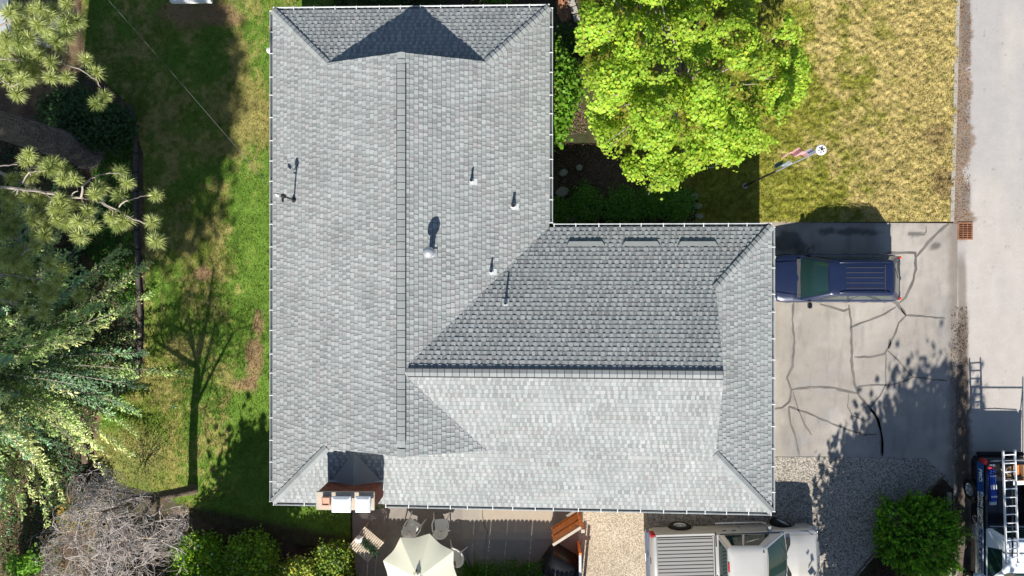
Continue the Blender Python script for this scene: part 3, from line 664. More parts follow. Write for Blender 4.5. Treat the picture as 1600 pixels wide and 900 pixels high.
# service mast
b = W(458, 312, 2.9); z = roofz(b.x, b.y); mx, my = b.x, b.y; mb = MB()
mb.tube([(mx, my, z-.1), (mx, my, z+.98)], .03, 12); mb.lathe([(.03, .93), (.075, .96), (.08, 1.06), (.05, 1.13), (0, 1.15)], 16, o=(mx, my, z)); mb.box((mx-.03, my-.1, z+1.0), (.06, .18, .06))
mb.tube([(mx-.10, my+.02, z+.72), (mx, my, z+.74)], .02, 6)
mast = hchild(mb.build('service_mast', M['dark'], smooth=True)); f = MB(); f.lathe([(.09, .01), (.06, .08), (.035, .14)], 16, o=(mx, my, z+.02)); g = f.build('mast_boot', M['rubber']); g.parent = mast
mb = MB(); mb.lathe([(.03, 0), (.045, .02), (.045, .12), (.03, .14)], 10, M=Matrix.Rotation(PI/2, 3, 'Y') @ Matrix.Rotation(.5, 3, 'X'), o=(mx-.34, my+.09, z+.80)); g = mb.build('wire_insulator', M['white']); g.parent = mast
# raised shingle courses near the north eave of the wing, shaped to cast shadow lines
for a, b_ in ((885, 945), (972, 1031), (1059, 1121)):
    p, q = W(a, 374.5, 2.7), W(b_, 374.5, 2.7); y = p.y; zz = roofz((p.x+q.x)/2, y); mb = MB(); w2 = .09
    for s in range(1):
        y -= .06; zz = roofz((p.x+q.x)/2, y); v = [(p.x+.10, y, zz+.075), (q.x-.10, y, zz+.075), (q.x, y, zz-.01), (p.x, y, zz-.01), (q.x, y-.16, zz+P*.16+.045), (p.x, y-.16, zz+P*.16+.045)]
        mb.add(v, [(0, 1, 4, 5), (0, 5, 3), (1, 2, 4)], tone(.95)); mb.add(v, [(0, 1, 2, 3)], (.03, .03, .03))
    o = hchild(mb.build('raised_course', M['cap'])); o.parent = roof; o.matrix_parent_inverse = Matrix.Identity(4)
mb = MB(); a = W(421, 79, 2.2); mb.lathe([(.02, .12), (.07, .10), (.10, .03), (.10, -.03), (.06, -.1), (0, -.12)], 16, o=a); mb.tube([a, (xW+.5, a.y, 2.3)], .02, 6); hchild(mb.build('flood_light', M['plastic'], smooth=True))
for (x, y) in ((xW+.1, yN-.1), (xM-.1, yN-.1), (xE-.1, yS+.12), (xE-.1, yV-.1), (xW+.1, yS+.1)):
    mb = MB(); cx = x+(.42 if x < 0 and x < xR else -.42); cy = y+(.42 if y < 0 else -.42)
    mb.tube([(x, y, ZE-.1), (cx, cy, ZE-.4), (cx, cy, .12), (cx-.0, cy+.1, .06)], .035, 6); hchild(mb.build('downspout', M['white']))
# service cable to a pole outside the yard
e0 = Vector((mx-.32, my+.11, z+.82)); far = W(-260, -480, 6.5); pts = []
for i in range(41): t = i/40; p = e0.lerp(far, t); p.z -= 1.1*4*t*(1-t)*.4; pts.append(p)
mb = MB(); mb.tube(pts, .004, 5); mb.tube([e0, e0+Vector((.1, .02, -.05)), Vector((mx-.1, my, z+.8)), Vector((mx-.02, my-.08, z+1.0))], .012, 5); tag(mb.build('service_cable', M['trimgrey']), 'thin grey power cable running from the roof mast over the back lawn', 'cable')
# ================================================================ VEHICLES
def lerp(a, b, t): return a+(b-a)*t
def pl(x, pts):                     # piecewise-linear profile
    if x <= pts[0][0]: return pts[0][1]
    for (a, u), (b, v) in zip(pts, pts[1:]):
        if x <= b: return u+(v-u)*(x-a)/(b-a) if b > a else v
    return pts[-1][1]
def body_shell(L, Wd, arches, zbot, side, top, topin, name, m, parent, bed=None, corner=.28, crown=.03):
    """lofted lower body: side(x) = belt height, top(x) = hood/deck height at centre, topin = inset of the top edge"""
    xs = set(np.linspace(-L/2, L/2, 60).round(3))
    for xc, r in arches: xs |= set((xc+r*math.cos(a)) for a in np.linspace(0, PI, 15))
    for e in (.01, .04, .09, .16, .24): xs |= {L/2-e, -L/2+e}
    if bed: xs |= {bed[0]-.004, bed[0], bed[1], bed[1]+.004}
    xs = sorted(xs); rows = []
    for x in xs:
        e = min(x+L/2, L/2-x); w = Wd/2; t = max(0, 1-e/corner); w -= (1-math.sqrt(max(0, 1-t*t)))*corner*.62
        zb = zbot
        for xc, r in arches:
            if abs(x-xc) < r: zb = max(zb, .36+math.sqrt(r*r-(x-xc)**2))
        b = side(x); tp = top(x); drop = .12*max(0, 1-e/.12)**2
        zb = min(zb, b-.12)
        mid = zb+(b-zb)*.5
        fl = max([0]+[.028*(1-min(1, abs(abs(x-xc)-r)/.16)) for xc, r in arches])
        if bed and bed[0] <= x <= bed[1]:
            row = [(w-.03, zb), (w+fl, mid), (w-.005, b-.10), (w-.03, b), (w-.10, b), (w-.11, b-.02), (w-.11, bed[2]), (0, bed[2])]
        else:
            row = [(w-.03, zb), (w+fl, mid), (w-.005, b-.12), (w-.045, b-drop-.02), (w-.09, b-drop+.01), (w-topin, lerp(b, tp, .75)-drop), (w*.5, tp+crown*.7-drop), (0, tp+crown-drop)]
        rows.append([(x, y, z) for y, z in row]+[(x, -y, z) for y, z in row[::-1][1:]])
    n = len(rows[0]); V = [p for r in rows for p in r]
    F = [(i*n+j, i*n+j+1, (i+1)*n+j+1, (i+1)*n+j) for i in range(len(rows)-1) for j in range(n-1)]
    F += [tuple(range(n)), tuple(range(len(V)-1, len(V)-n-1, -1))]
    mb = MB(); mb.add(V, F); return mb.build(name, m, parent, smooth=True, ang=28)
def ring(x0, x1, w, z, c=.10, k=4, w1=None):
    """rounded rectangle loop, x0 rear, x1 front, half widths w (rear) and w1 (front)"""
    w1 = w1 or w; pts = []
    for cx, cy, a0 in ((x1-c, w1-c, 0), (x0+c, w-c, PI/2), (x0+c, -w+c, PI), (x1-c, -w1+c, 1.5*PI)):
        for i in range(k+1): a = a0+PI/2*i/k; pts.append((cx+c*math.cos(a), cy+c*math.sin(a), z))
    return pts
def greenhouse(parent, mbody, xb0, xb1, xt0, xt1, wb, wt, zb, zt, side_cuts, name='cabin', rear=True, bulge=.05, gl='glass', wb1=None, wt1=None, wsx=.0):
    R = [ring(xb0, xb1, wb, zb, .07, w1=wb1), ring(xt0, xt1, wt, zt-.05, .13, w1=wt1), ring(xt0+.05, xt1-.05, wt-.06, zt-.012, .16, w1=(wt1 or wt)-.06), ring(xt0+.2, xt1-.2, wt-.22, zt+.008, .2, w1=(wt1 or wt)-.2), ring(xt0+.45, xt1-.45, wt-.5, zt+.018, .12)]
    n = len(R[0]); mb = MB(); V = [p for r in R for p in r]
    F = [(i*n+j, i*n+(j+1) % n, (i+1)*n+(j+1) % n, (i+1)*n+j) for i in range(len(R)-1) for j in range(n)]+[tuple((len(R)-1)*n+j for j in range(n))]
    mb.add(V, F); cab = mb.build(name, mbody, parent, smooth=True, ang=30)
    def pan(nm, q, cuts, off=.006, c=.0, m=None, v0=.1, v1=.93, curve=0):
        A, B, Cc, D = [Vector(p) for p in q]        # A,B bottom; D,C top
        nn = (B-A).cross(D-A).normalized()
        if nn.z < 0: nn = -nn
        for u0, u1 in cuts:
            k = 8; g = MB(); vs = []
            for j in (0, 1):
                v = (v0, v1)[j]
                for i in range(k+1):
                    u = u0+(u1-u0)*i/k; p = A.lerp(B, u).lerp(D.lerp(Cc, u), v)+nn*(off+curve*4*u*(1-u)*(1-.4*v)); vs.append(p)
            g.add(vs, [(i, i+1, k+2+i, k+1+i) for i in range(k)]); 
            o = g.build(nm, m or M[gl], parent, smooth=True)
    wb1 = wb1 or wb; wt1 = wt1 or wt; zq = zt-.05
    c1, c2 = .07, .10
    pan('windshield', [(xb1, -wb1+c1, zb), (xb1, wb1-c1, zb), (xt1, wt1-c2, zq), (xt1, -wt1+c2, zq)], [(.0, 1.0)], curve=bulge, v0=.03, v1=1.0)
    if rear: pan('rear_window', [(xb0, -wb+c1, zb), (xb0, wb-c1, zb), (xt0, wt-c2, zq), (xt0, -wt+c2, zq)], [(.05, .95)], curve=.02)
    for s in (1, -1):
        pan('side_window', [(xb0+c1, s*wb, zb), (xb1-c1, s*wb1, zb), (xt1-.10, s*wt1, zq), (xt0+.10, s*wt, zq)], side_cuts)
    return cab
def wheel(parent, x, y, r, w, side, steer=0, spokes=5):
    R = Matrix.Rotation(steer, 3, 'Z') @ Matrix.Rotation(-PI/2*side, 3, 'X')
    t = MB(); t.lathe([(r*.62, -w/2), (r*.9, -w/2), (r*.985, -w*.36), (r, -w*.15), (r, w*.15), (r*.985, w*.36), (r*.9, w/2), (r*.62, w/2), (r*.6, 0)], 32, M=R, o=(x, y, r))
    for i in range(40):
        a = 2*PI*i/40; t.box(R @ Vector((r*math.cos(a), r*math.sin(a), 0))+Vector((x, y, r)), (.008, .02, w*.7), M=R @ Matrix.Rotation(a, 3, 'Z'))
    o = t.build('wheel', M['rubber'], parent, smooth=True)
    g = MB(); g.lathe([(r*.64, w*.42), (r*.60, w*.46), (r*.56, w*.36), (r*.5, w*.22), (0, w*.18)], 28, M=R, o=(x, y, r))
    for i in range(spokes):
        a = 2*PI*i/spokes; g.box(R @ Vector((r*.33*math.cos(a), r*.33*math.sin(a), w*.34))+Vector((x, y, r)), (r*.5, r*.15, .03), M=R @ Matrix.Rotation(a, 3, 'Z'))
    g.lathe([(r*.17, w*.30), (r*.16, w*.45), (0, w*.46)], 16, M=R, o=(x, y, r))
    q = g.build('rim', M['galv'], o, smooth=True)
def bx(parent, nm, c, d, m, bev=.01, M3=None, rz=0):
    mb = MB(); mb.box(c, d, rz, M=M3); return mb.build(nm, m, parent, bevel=bev, smooth=True)
def seam(parent, nm, pts, r=.006, m=None):
    mb = MB(); mb.tube(pts, r, 4); return mb.build(nm, m or M['rubber'], parent)
def chassis(parent, L, Wd, m): return bx(parent, 'chassis', (0, 0, .40), (L-.35, Wd-.62, .26), m, .02)

M['blue'] = mat('navy_car_paint', (.012, .020, .058), .3, metal=.15, coat=.5, spec=.5, var=.1, vscale=3)
M['silver'] = mat('silver_car_paint', (.58, .565, .53), .28, metal=.35, coat=.6, spec=.5, var=.03, vscale=2)
M['cream'] = mat('champagne_car_paint', (.42, .40, .35), .3, metal=.4, coat=.6, spec=.5)
M['truckwhite'] = mat('white_car_paint', (.74, .79, .83), .3, coat=.6, spec=.5)
M['wrap'] = mat('blue_vinyl', (.02, .09, .30), .35, coat=.3)
M['truckblack'] = mat('black_car_paint', (.012, .013, .018), .25, coat=.6)
M['red'] = mat('red_lamp', (.45, .02, .02), .2, coat=.5)
M['redl'] = mat('orange_red_lamp', (.65, .09, .03), .2, coat=.5)
M['lampg'] = mat('lamp_glass', (.55, .58, .6), .1, coat=.6)
M['trim'] = mat('grey_trim', (.07, .07, .075), .5)
M['seat'] = mat('seat_fabric', (.30, .33, .33), .9)
M['alu'] = mat('bright_aluminium', (.86, .88, .9), .45, var=.05, vscale=4)
M['chrome'] = mat('chrome', (.7, .71, .72), .15, metal=.95)

# ---- navy SUV
suv = empty('parked_suv', (11.14, .36, .018), PI, 'dark navy blue SUV with ridged roof parked nose in under the garage eave', 'car')
L, Wd = 4.58, 1.76
body_shell(L, Wd, [(-1.42, .40), (1.33, .40)], .30, lambda x: pl(x, [(-2.29, .98), (1.2, 1.0), (2.29, .86)]), lambda x: pl(x, [(-2.29, .95), (1.25, 1.0), (1.6, 1.02), (2.2, .93), (2.29, .85)]), .20, 'body', M['blue'], suv, corner=.42)
chassis(suv, L, Wd, M['dark'])
greenhouse(suv, M['blue'], -2.18, 1.32, -1.68, .60, .80, .62, .97, 1.68, [(.03, .26), (.285, .52), (.545, .86)], bulge=.10)
for s in (1, -1):
    for x in (-1.42, 1.33): wheel(suv, x, s*(Wd/2-.12), .36, .23, s)
    mb = MB(); mb.tube([(-1.50, s*.53, 1.70), (-1.40, s*.53, 1.745), (.1, s*.53, 1.745), (.25, s*.53, 1.70)], .02, 8); mb.build('roof_rail', M['blue'], suv, smooth=True)
    bx(suv, 'mirror', (1.02, s*.99, 1.02), (.14, .22, .15), M['truckblack'], .03)
    bx(suv, 'tail_lamp', (-2.235, s*.74, .90), (.10, .10, .22), M['redl'], .03); bx(suv, 'headlight', (2.22, s*.66, .78), (.12, .34, .16), M['lampg'], .03)
    seam(suv, 'door_seam', [(-.42, s*.90, .5), (-.42, s*.89, .8), (-.42, s*.84, 1.0)], .006); seam(suv, 'door_seam', [(.55, s*.90, .5), (.55, s*.89, .8), (.55, s*.84, 1.0)], .006); bx(suv, 'lower_cladding', (-.05, s*.885, .42), (2.1, .03, .20), M['cream'], .01)
    seam(suv, 'hood_crease', [(1.35, s*.62, 1.035), (1.9, s*.56, 1.01), (2.2, s*.52, .97)], .012, M['blue'])
for i in range(5): bx(suv, 'roof_rib', (-.62, -.36+.18*i, 1.70), (1.30, .022, .014), M['trim'], .004)
bx(suv, 'roof_rib', (-1.32, 0, 1.70), (.02, .9, .012), M['trim'], .004)
bx(suv, 'rear_bumper', (-2.27, 0, .55), (.16, 1.62, .22), M['trim'], .04); bx(suv, 'front_bumper', (2.27, 0, .50), (.16, 1.6, .24), M['trim'], .05); bx(suv, 'grille', (2.29, 0, .76), (.04, .8, .16), M['dark'])
seam(suv, 'wiper', [(1.26, -.60, 1.045), (1.20, .10, 1.13)], .010); seam(suv, 'wiper', [(1.30, .05, 1.045), (1.22, .62, 1.12)], .010); seam(suv, 'wiper', [(-2.16, 0, 1.1), (-1.98, -.35, 1.36)], .01)
bx(suv, 'cowl', (1.42, 0, 1.025), (.14, 1.40, .03), M['trim'], .01); bx(suv, 'rear_emblem', (-2.30, 0, .86), (.02, .12, .05), M['chrome'], .004)
bx(suv, 'license_plate', (-2.31, 0, .72), (.02, .30, .15), M['plastic'], .004)
def sunshade(par, x, y, z, s): bx(par, 'dashboard_paper', (x, y, z), s, M['plastic'], .004)

# ---- silver crew-cab pickup
pk = empty('pickup_truck', (7.42, -9.78, .02), math.radians(2.2), 'silver crew cab pickup with a ridged bed cover on the gravel drive', 'pickup truck')
L, Wd = 6.05, 2.0
body_shell(L, Wd, [(-1.80, .47), (1.95, .47)], .42, lambda x: pl(x, [(-3.0, 1.22), (-.68, 1.22), (.5, 1.20), (3.0, 1.10)]), lambda x: pl(x, [(-3, 1.24), (-.7, 1.24), (1.7, 1.24), (2.2, 1.26), (2.85, 1.17), (3.02, 1.0)]), .30, 'body', M['silver'], pk, bed=(-2.84, -.74, 1.0))
chassis(pk, L, Wd, M['dark'])
bx(pk, 'bed_gap', (-.70, 0, .95), (.045, 1.96, .62), M['dark'], .0)
tc_ = MB(); tc_.box((-1.79, 0, 1.205), (2.06, 1.74, .05), col=(.20, .20, .195)); tn = tc_.build('bed_cover', mat('bed_cover_vinyl', (.25, .245, .235), .6), pk, bevel=.012)
for i in range(13): bx(tn, 'cover_groove', (-1.80, .80-.133*i, 1.2335), (2.0, .026, .006), M['dark'], .001)
mb = MB(); mb.tube([(-1.0+.012*i, .27+.02*math.sin(i*1.3)*(1 if i < 12 else .4), 1.2375) for i in range(22)], .004, 4); mb.build('cover_script', M['dark'], tn)
bx(pk, 'bed_rail', (-.80, 0, 1.22), (.05, 1.8, .04), M['silver'], .01)
greenhouse(pk, M['silver'], -.62, 1.74, -.46, .92, .93, .72, 1.2, 1.88, [(.06, .36), (.40, .82)], bulge=.10, wt1=.70)
for s in (1, -1):
    wheel(pk, -1.80, s*.90, .40, .27, s, spokes=8); wheel(pk, 1.95, s*.90, .40, .27, s, steer=-.42, spokes=8)
    mb = MB(); mb.tube([(-.60, s*.96, .95), (-.56, s*1.12, .62), (-.4, s*1.12, .60), (1.15, s*1.12, .60), (1.3, s*1.10, .70), (1.32, s*.96, .95)][1:-1], .038, 8); mb.build('side_step', M['chrome'], pk, smooth=True)
    bx(pk, 'tail_lamp', (-2.93, s*.93, 1.0), (.20, .13, .40), M['red'], .03); bx(pk, 'headlight', (2.93, s*.74, .88), (.14, .40, .22), M['lampg'], .04)
    bx(pk, 'mirror', (1.18, s*1.13, 1.25), (.16, .24, .20), M['cream'], .04); bx(pk, 'door_handle', (.0, s*1.0, 1.06), (.16, .03, .035), M['dark'], .008); bx(pk, 'door_handle', (-.35, s*1.0, 1.06), (.14, .03, .035), M['dark'], .008)
    seam(pk, 'door_seam', [(.28, s*1.005, .55), (.28, s*1.003, .9), (.28, s*.955, 1.2)], .007); seam(pk, 'door_seam', [(1.35, s*1.005, .6), (1.35, s*1.003, .9), (1.32, s*.955, 1.19)], .007)
    seam(pk, 'window_trim', [(-.55, s*.935, 1.225), (1.60, s*.935, 1.225)], .014, M['trim'])
seam(pk, 'hood_seam', [(1.8, .84, 1.235), (2.6, .82, 1.20), (2.93, .78, 1.10)], .007, M['trim']); seam(pk, 'hood_seam', [(1.8, -.84, 1.235), (2.6, -.82, 1.20), (2.93, -.78, 1.10)], .007, M['trim'])
bx(pk, 'cowl', (1.86, 0, 1.255), (.16, 1.5, .03), M['dark'], .01); seam(pk, 'wiper', [(1.78, -.6, 1.29), (1.66, .1, 1.42)], .010); seam(pk, 'wiper', [(1.80, .02, 1.29), (1.70, .62, 1.41)], .010)
bx(pk, 'rear_bumper', (-3.05, 0, .62), (.22, 1.92, .26), M['chrome'], .05); bx(pk, 'front_bumper', (3.04, 0, .60), (.2, 1.9, .30), M['chrome'], .06); bx(pk, 'grille', (3.03, 0, .90), (.04, 1.0, .26), M['chrome'], .01)
bx(pk, 'antenna_base', (.78, .52, 1.90), (.05, .05, .03), M['dark'], .01); bx(pk, 'brake_lamp', (-.44, 0, 1.85), (.05, .34, .06), M['red'], .01); bx(pk, 'tailgate_handle', (-3.02, 0, 1.08), (.05, .24, .08), M['dark'], .01)
bx(pk, 'license_plate', (-3.17, 0, .68), (.02, .30, .15), M['plastic'], .004)

# ---- roofing contractor's truck
rt = empty('roofing_truck', (17.22, -9.05, .01), -PI/2, 'roofing contractor pickup with blue lettered black bed and white cab, parked on the street', 'pickup truck')
L, Wd = 5.8, 2.0
body_shell(L, Wd, [(-1.62, .46), (1.80, .46)], .40, lambda x: pl(x, [(-2.9, 1.22), (-.55, 1.22), (2.9, 1.08)]), lambda x: pl(x, [(-2.9, 1.22), (1.5, 1.22), (2.2, 1.22), (2.9, 1.05)]), .28, 'body', M['truckblack'], rt, bed=(-2.76, -.62, .58))
chassis(rt, L, Wd, M['dark'])
greenhouse(rt, M['truckwhite'], -.50, 1.66, -.34, .86, .95, .76, 1.2, 1.88, [(.30, .93)], bulge=.08)
# white front half skin: doors, fender and hood
sk = MB()
for s in (1, -1):
    sk.box((.55, s*1.012, .93), (2.1, .02, .42)); sk.box((2.50, s*.995, .86), (.5, .03, .30))
sk.box((2.05, 0, 1.262), (1.1, 1.56, .02)); sk.build('door_skin', M['truckwhite'], rt, bevel=.004)
for s in (1, -1):
    wheel(rt, -1.62, s*.90, .38, .25, s, spokes=6); wheel(rt, 1.80, s*.90, .38, .25, s, spokes=6)
    bx(rt, 'tail_lamp', (-2.83, s*.95, 1.06), (.20, .12, .30), M['red'], .02); bx(rt, 'mirror', (1.20, s*1.22, 1.24), (.18, .34, .22), M['truckwhite'], .05); bx(rt, 'headlight', (2.82, s*.74, .85), (.14, .36, .2), M['lampg'], .03)
# wraps run along the near (kerb) side: local -y faces the lawn
MS = Matrix(((1, 0, 0, 0), (0, 0, -1, 0), (0, 1, 0, 0), (0, 0, 0, 1)))       # text upright on the local -y side
def side_text(s, size, x, z, m, y=1.035, sx=1, nm='lettering'):
    # side facing world -x is local -y for a truck heading -Y (local +x)
    return text_mesh(s, size, nm, m, rt, Matrix.Translation((x, -y, z)) @ MS, sx=sx)
ww = mat('lettering_white', (.78, .80, .80), .4)
for yy in (1,):
    o = bx(rt, 'bed_wrap', (-2.20, -1.018, 1.0), (1.16, .015, .36), M['wrap'], .003); o = bx(rt, 'door_wrap', (.55, -1.028, 1.03), (1.9, .01, .20), M['wrap'], .002)
side_text('PRO', .24, -2.32, 1.02, ww, sx=1.0); side_text('ROOFING SPECIALIST', .19, -1.14, 1.08, ww, sx=.66); side_text('ROOFING SPECIALIST', .12, -1.14, .91, ww, sx=.98)
side_text('VALLEY', .30, .55, .96, mat('lettering_grey', (.35, .36, .38), .4), y=1.040, sx=1.5)
# rack of black tubes
rk = MB()
for x in (-2.55, .05): 
    rk.tube([(x, -.93, 2.12), (x, .93, 2.12)], .022, 8)
    for s in (1, -1): rk.tube([(x, s*.93, 1.2 if x < -1 else 1.9), (x, s*.93, 2.12)], .022, 8)
rk.tube([(-3.05, -.60, 2.02), (.25, -.60, 2.02)], .030, 8); rk.tube([(-2.9, .93, 2.15), (.4, .93, 2.15)], .022, 8); rk.tube([(-2.6, -.98, 1.24), (-.7, -.98, 1.24)], .02, 8)
rk.tube([(-2.72, -.88, 1.26), (-2.62, -.6, 1.26), (-2.45, -.3, 1.26)], .018, 6)
rk.build('ladder_rack', M['dark'], rt, smooth=True)
bx(rt, 'tailgate', (-2.86, 0, .95), (.07, 1.7, .52), M['truckblack'], .01); bx(rt, 'rear_bumper', (-2.98, 0, .52), (.14, 1.7, .16), M['dark'], .04); seam(rt, 'tailgate_trim', [(-2.88, -.82, 1.24), (-2.92, 0, 1.24), (-2.88, .82, 1.24)], .014, M['galv'])
bx(rt, 'cab_trim', (-.56, 0, 1.25), (.03, 1.7, .03), M['galv'], .005)
bx(rt, 'cowl', (1.74, 0, 1.24), (.14, 1.5, .03), M['dark'], .01); bx(rt, 'front_bumper', (2.92, 0, .55), (.18, 1.8, .26), M['chrome'], .04)
# ladder on the rack (rests on it: its own thing)
a0, a1 = W(1567, 706, 2.2), W(1572, 878, 2.2); b0, b1 = W(1585.5, 705, 2.2), W(1590.5, 877, 2.2)
ld = empty('extension_ladder', (a0.x, a0.y, 2.17), 0, 'bright aluminium extension ladder tied on the rack of the roofing truck', 'ladder')
def rel(p, dz=0): return (p.x-a0.x, p.y-a0.y, dz)
for p, q in ((a0, a1), (b0, b1)):
    mb = MB(); d = (q-p); c = (p+q)/2; mb.box((c.x-a0.x, c.y-a0.y, .04), (.032, d.length, .085), rz=math.atan2(-d.x, d.y)); mb.box((c.x-a0.x+.035, c.y-a0.y-.1, .0), (.022, d.length-.3, .07), rz=math.atan2(-d.x, d.y))
    r_ = mb.build('rail', M['alu'], ld, bevel=.004)
    for e in (p, q): bx(ld, 'foot', (e.x-a0.x, e.y-a0.y+(.03 if e is p else -.03), .04), (.05, .05, .10), M['galv'], .01)
for i in range(13):
    t = (i+.35)/12.9; p, q = a0.lerp(a1, t), b0.lerp(b1, t); mb = MB(); mb.tube([rel(p, .05), rel(q, .05)], .020, 8); mb.build('rung', M['alu'], ld, smooth=True)
# goods in the bed
z = .62
g = empty('shingle_wrapper', (W(1554, 758, .9).x, W(1554, 758, .9).y, z), .06, 'long red white and blue wrapper sack lying in the truck bed', 'sack')
mb = MB(); mb.box((0, .75, .10), (.27, .42, .16)); mb.build('red_end', mat('red_plastic', (.55, .04, .07), .4), g, bevel=.03, smooth=True)
mb = MB(); mb.box((0, -.05, .10), (.28, 1.18, .18)); mb.build('blue_body', mat('blue_plastic', (.03, .09, .45), .4, var=.4, vscale=6), g, bevel=.04, smooth=True)
for yy, w in ((.70, .12), (.30, .04), (-.1, .16), (-.45, .06)): bx(g, 'white_band', (0.02, yy, .195), (.22, w, .008), M['plastic'], .002)
bx(g, 'torn_end', (.0, -.70, .10), (.26, .14, .10), M['plastic'], .02)
g = empty('cardboard_box', (W(1590, 738, .9).x, W(1590, 738, .9).y, z), .05, 'open cardboard box beside the ladder in the truck bed', 'box')
mb = MB(); 
for (u, v, s1, s2) in ((0, .3, .42, .02), (0, -.3, .42, .02), (.2, 0, .02, .58), (-.2, 0, .02, .58)): mb.box((u, v, .16), (s1, s2, .3))
mb.box((0, 0, .02), (.38, .56, .02)); mb.build('carton', mat('cardboard', (.42, .28, .16), .9), g); bx(g, 'flap', (0, -.38, .30), (.40, .14, .01), M['plastic'], .002); bx(g, 'contents', (0, .05, .12), (.3, .4, .12), M['gatewood'], .03)
g = empty('plastic_bucket', (W(1577, 735, .9).x, W(1577, 735, .9).y, z), 0, 'pale plastic bucket between the ladder rails in the truck bed', 'bucket')
mb = MB(); mb.lathe([(.12, 0), (.15, .34), (.16, .34), (.16, .30), (.14, .30), (.12, .05), (0, .05)], 20); mb.build('pail', M['crown'], g, smooth=True); mb = MB(); mb.tube([(.15*math.cos(a), .15*math.sin(a), .33+.02*math.sin(a)) for a in np.linspace(0, PI, 12)], .006, 5); mb.build('handle', M['galv'], g)
# coiled rope and straps on the side
mb = MB(); r = random.Random(9); c = W(1526, 818, 1.26)
pts = [(c.x+.18*math.sin(i*.9)+r.uniform(-.05, .05), c.y+.32*math.cos(i*.55)-.02*i+.2, 1.27+.02*(i % 3)) for i in range(34)]; mb.tube(pts, .014, 5)
tag(mb.build('tie_down_rope', mat('grey_rope', (.30, .26, .24), .9)), 'tangled grey rope hanging over the bed side behind the cab', 'rope')
# ================================================================ VEGETATION
def root(name, loc, label, cat, group=None): return empty(name, loc, 0, label, cat, group)
def offset(V, o): return np.asarray(V, float)-np.asarray(o, float)
def clumps(centres, n, rad, r, flat=.7):
    c = centres[r.integers(0, len(centres), n)]; d = r.normal(size=(n, 3))*rad; d[:, 2] *= flat; return c+d
# ---- maple
def maple():
    r = np.random.default_rng(11); base = W(1086, 150, 0); B = Vector((5.3, 6.9, 0))
    t = root('maple_tree', B, 'broad maple with bright lime green leaves on the front lawn', 'tree')
    OUT = [(905, 20), (915, -30), (960, -95), (1100, -130), (1180, -90), (1195, -20), (1182, 30), (1205, 50), (1228, 14), (1250, 52), (1264, 95), (1258, 150), (1225, 178), (1216, 222), (1168, 246), (1150, 262), (1112, 250), (1082, 270), (1055, 292), (1020, 298), (985, 277), (952, 250), (935, 222), (920, 180), (917, 140), (905, 95)]
    n = 1300; cx = r.uniform(840, 1290, n); cy = r.uniform(-140, 310, n)
    rr_ = np.hypot((cx-1075)/200, (cy-80)/225); z = 2.6+2.9*np.sqrt(np.clip(1-rr_**2, 0, 1))+r.uniform(-1.0, .3, n)+4.2*(fbm(cx/38, cy/38, 4)-.5)
    k = inpoly(cx+r.normal(0, 5, n), cy+r.normal(0, 5, n), OUT) & (fbm(cx/30, cy/30, 6) > .40)
    Cn = np.array([W(a, b, c) for a, b, c in zip(cx[k], cy[k], z[k])])
    nb_ = 190; Bc = Cn[r.choice(len(Cn), nb_, replace=False)]; per = 350; BR_ = r.uniform(.30, .62, nb_)
    u = r.normal(size=(nb_*per, 3)); u /= np.linalg.norm(u, axis=1)[:, None]; u[:, 2] = np.abs(u[:, 2])*1.0-.15; bi = np.repeat(np.arange(nb_), per)
    el = u*np.array([1, 1, .48])*BR_[bi][:, None]*(.78+.5*fbm(u[:, 0]*2.5+bi, u[:, 1]*2.5, 3))[:, None]*r.uniform(.8, 1.05, (nb_*per, 1))
    Pn = Bc[bi]+el+r.normal(size=(nb_*per, 3))*.035; Nn = u*np.array([.8, .8, 1.2]); Nn /= np.linalg.norm(Nn, axis=1)[:, None]; bt = r.uniform(.8, 1.18, nb_)[bi]
    ax_, ay_ = PX(Pn[:, 0], Pn[:, 1], Pn[:, 2]); k2 = inpoly(ax_+r.normal(0, 4, len(ax_)), ay_+r.normal(0, 4, len(ax_)), OUT); keep = r.random(len(ax_))
    for hx, hy, ha, hb in ((1150, 62, 24, 17), (1092, 40, 14, 10), (1030, 108, 18, 9), (1000, 60, 9, 12), (1200, 195, 15, 16), (1203, 30, 20, 28), (1120, 100, 20, 9), (952, 85, 9, 7), (1160, 150, 13, 8), (1040, 185, 10, 7), (1000, 238, 9, 6), (1225, 70, 10, 10), (1060, 235, 12, 7), (925, 150, 8, 10)):
        k2 &= ~((((ax_-hx)/ha)**2+((ay_-hy)/hb)**2+1.3*(fbm(ax_/9, ay_/9, 5)-.5) < 1) & (Pn[:, 2] > 2.6) & (keep < .93))
    Pn = Pn[k2]; Nn = Nn[k2]; bt = bt[k2]
    V, Cc = leaves(Pn, .10, (.33, .47, .045), .58, 1.05, 12, nin=Nn, cv=.12); Cc = Cc*bt[:, None]
    tint = r.random(len(Pn)); Cc *= np.where(tint[:, None] < .10, [[1.15, 1.06, .95]], np.where(tint[:, None] > .85, [[.75, .88, .85]], [[1, 1, 1]]))
    npmesh('crown', offset(V, B), 4, M['leaf'], Cc, t)
    mb = MB(); mb.tube([(0, 0, 0), (.02, .03, 1.0), (-.02, .0, 1.9)], [.24, .19, .17], 12); tr = mb.build('trunk', M['bark'], t, smooth=True)
    mb = MB(); idx = r.choice(len(Cn), 46, replace=False)
    for i in idx:
        e = Vector(Cn[i])-B; s = Vector((0, 0, r.uniform(1.3, 2.4))); m1 = s.lerp(e, .45)+Vector((0, 0, .35)); mb.tube([s, m1, s.lerp(e, .8)+Vector((0, 0, .15)), e], [.07, .045, .025, .008], 5, cap=False)
    mb.build('branch', M['twig'], t, smooth=True)
maple()
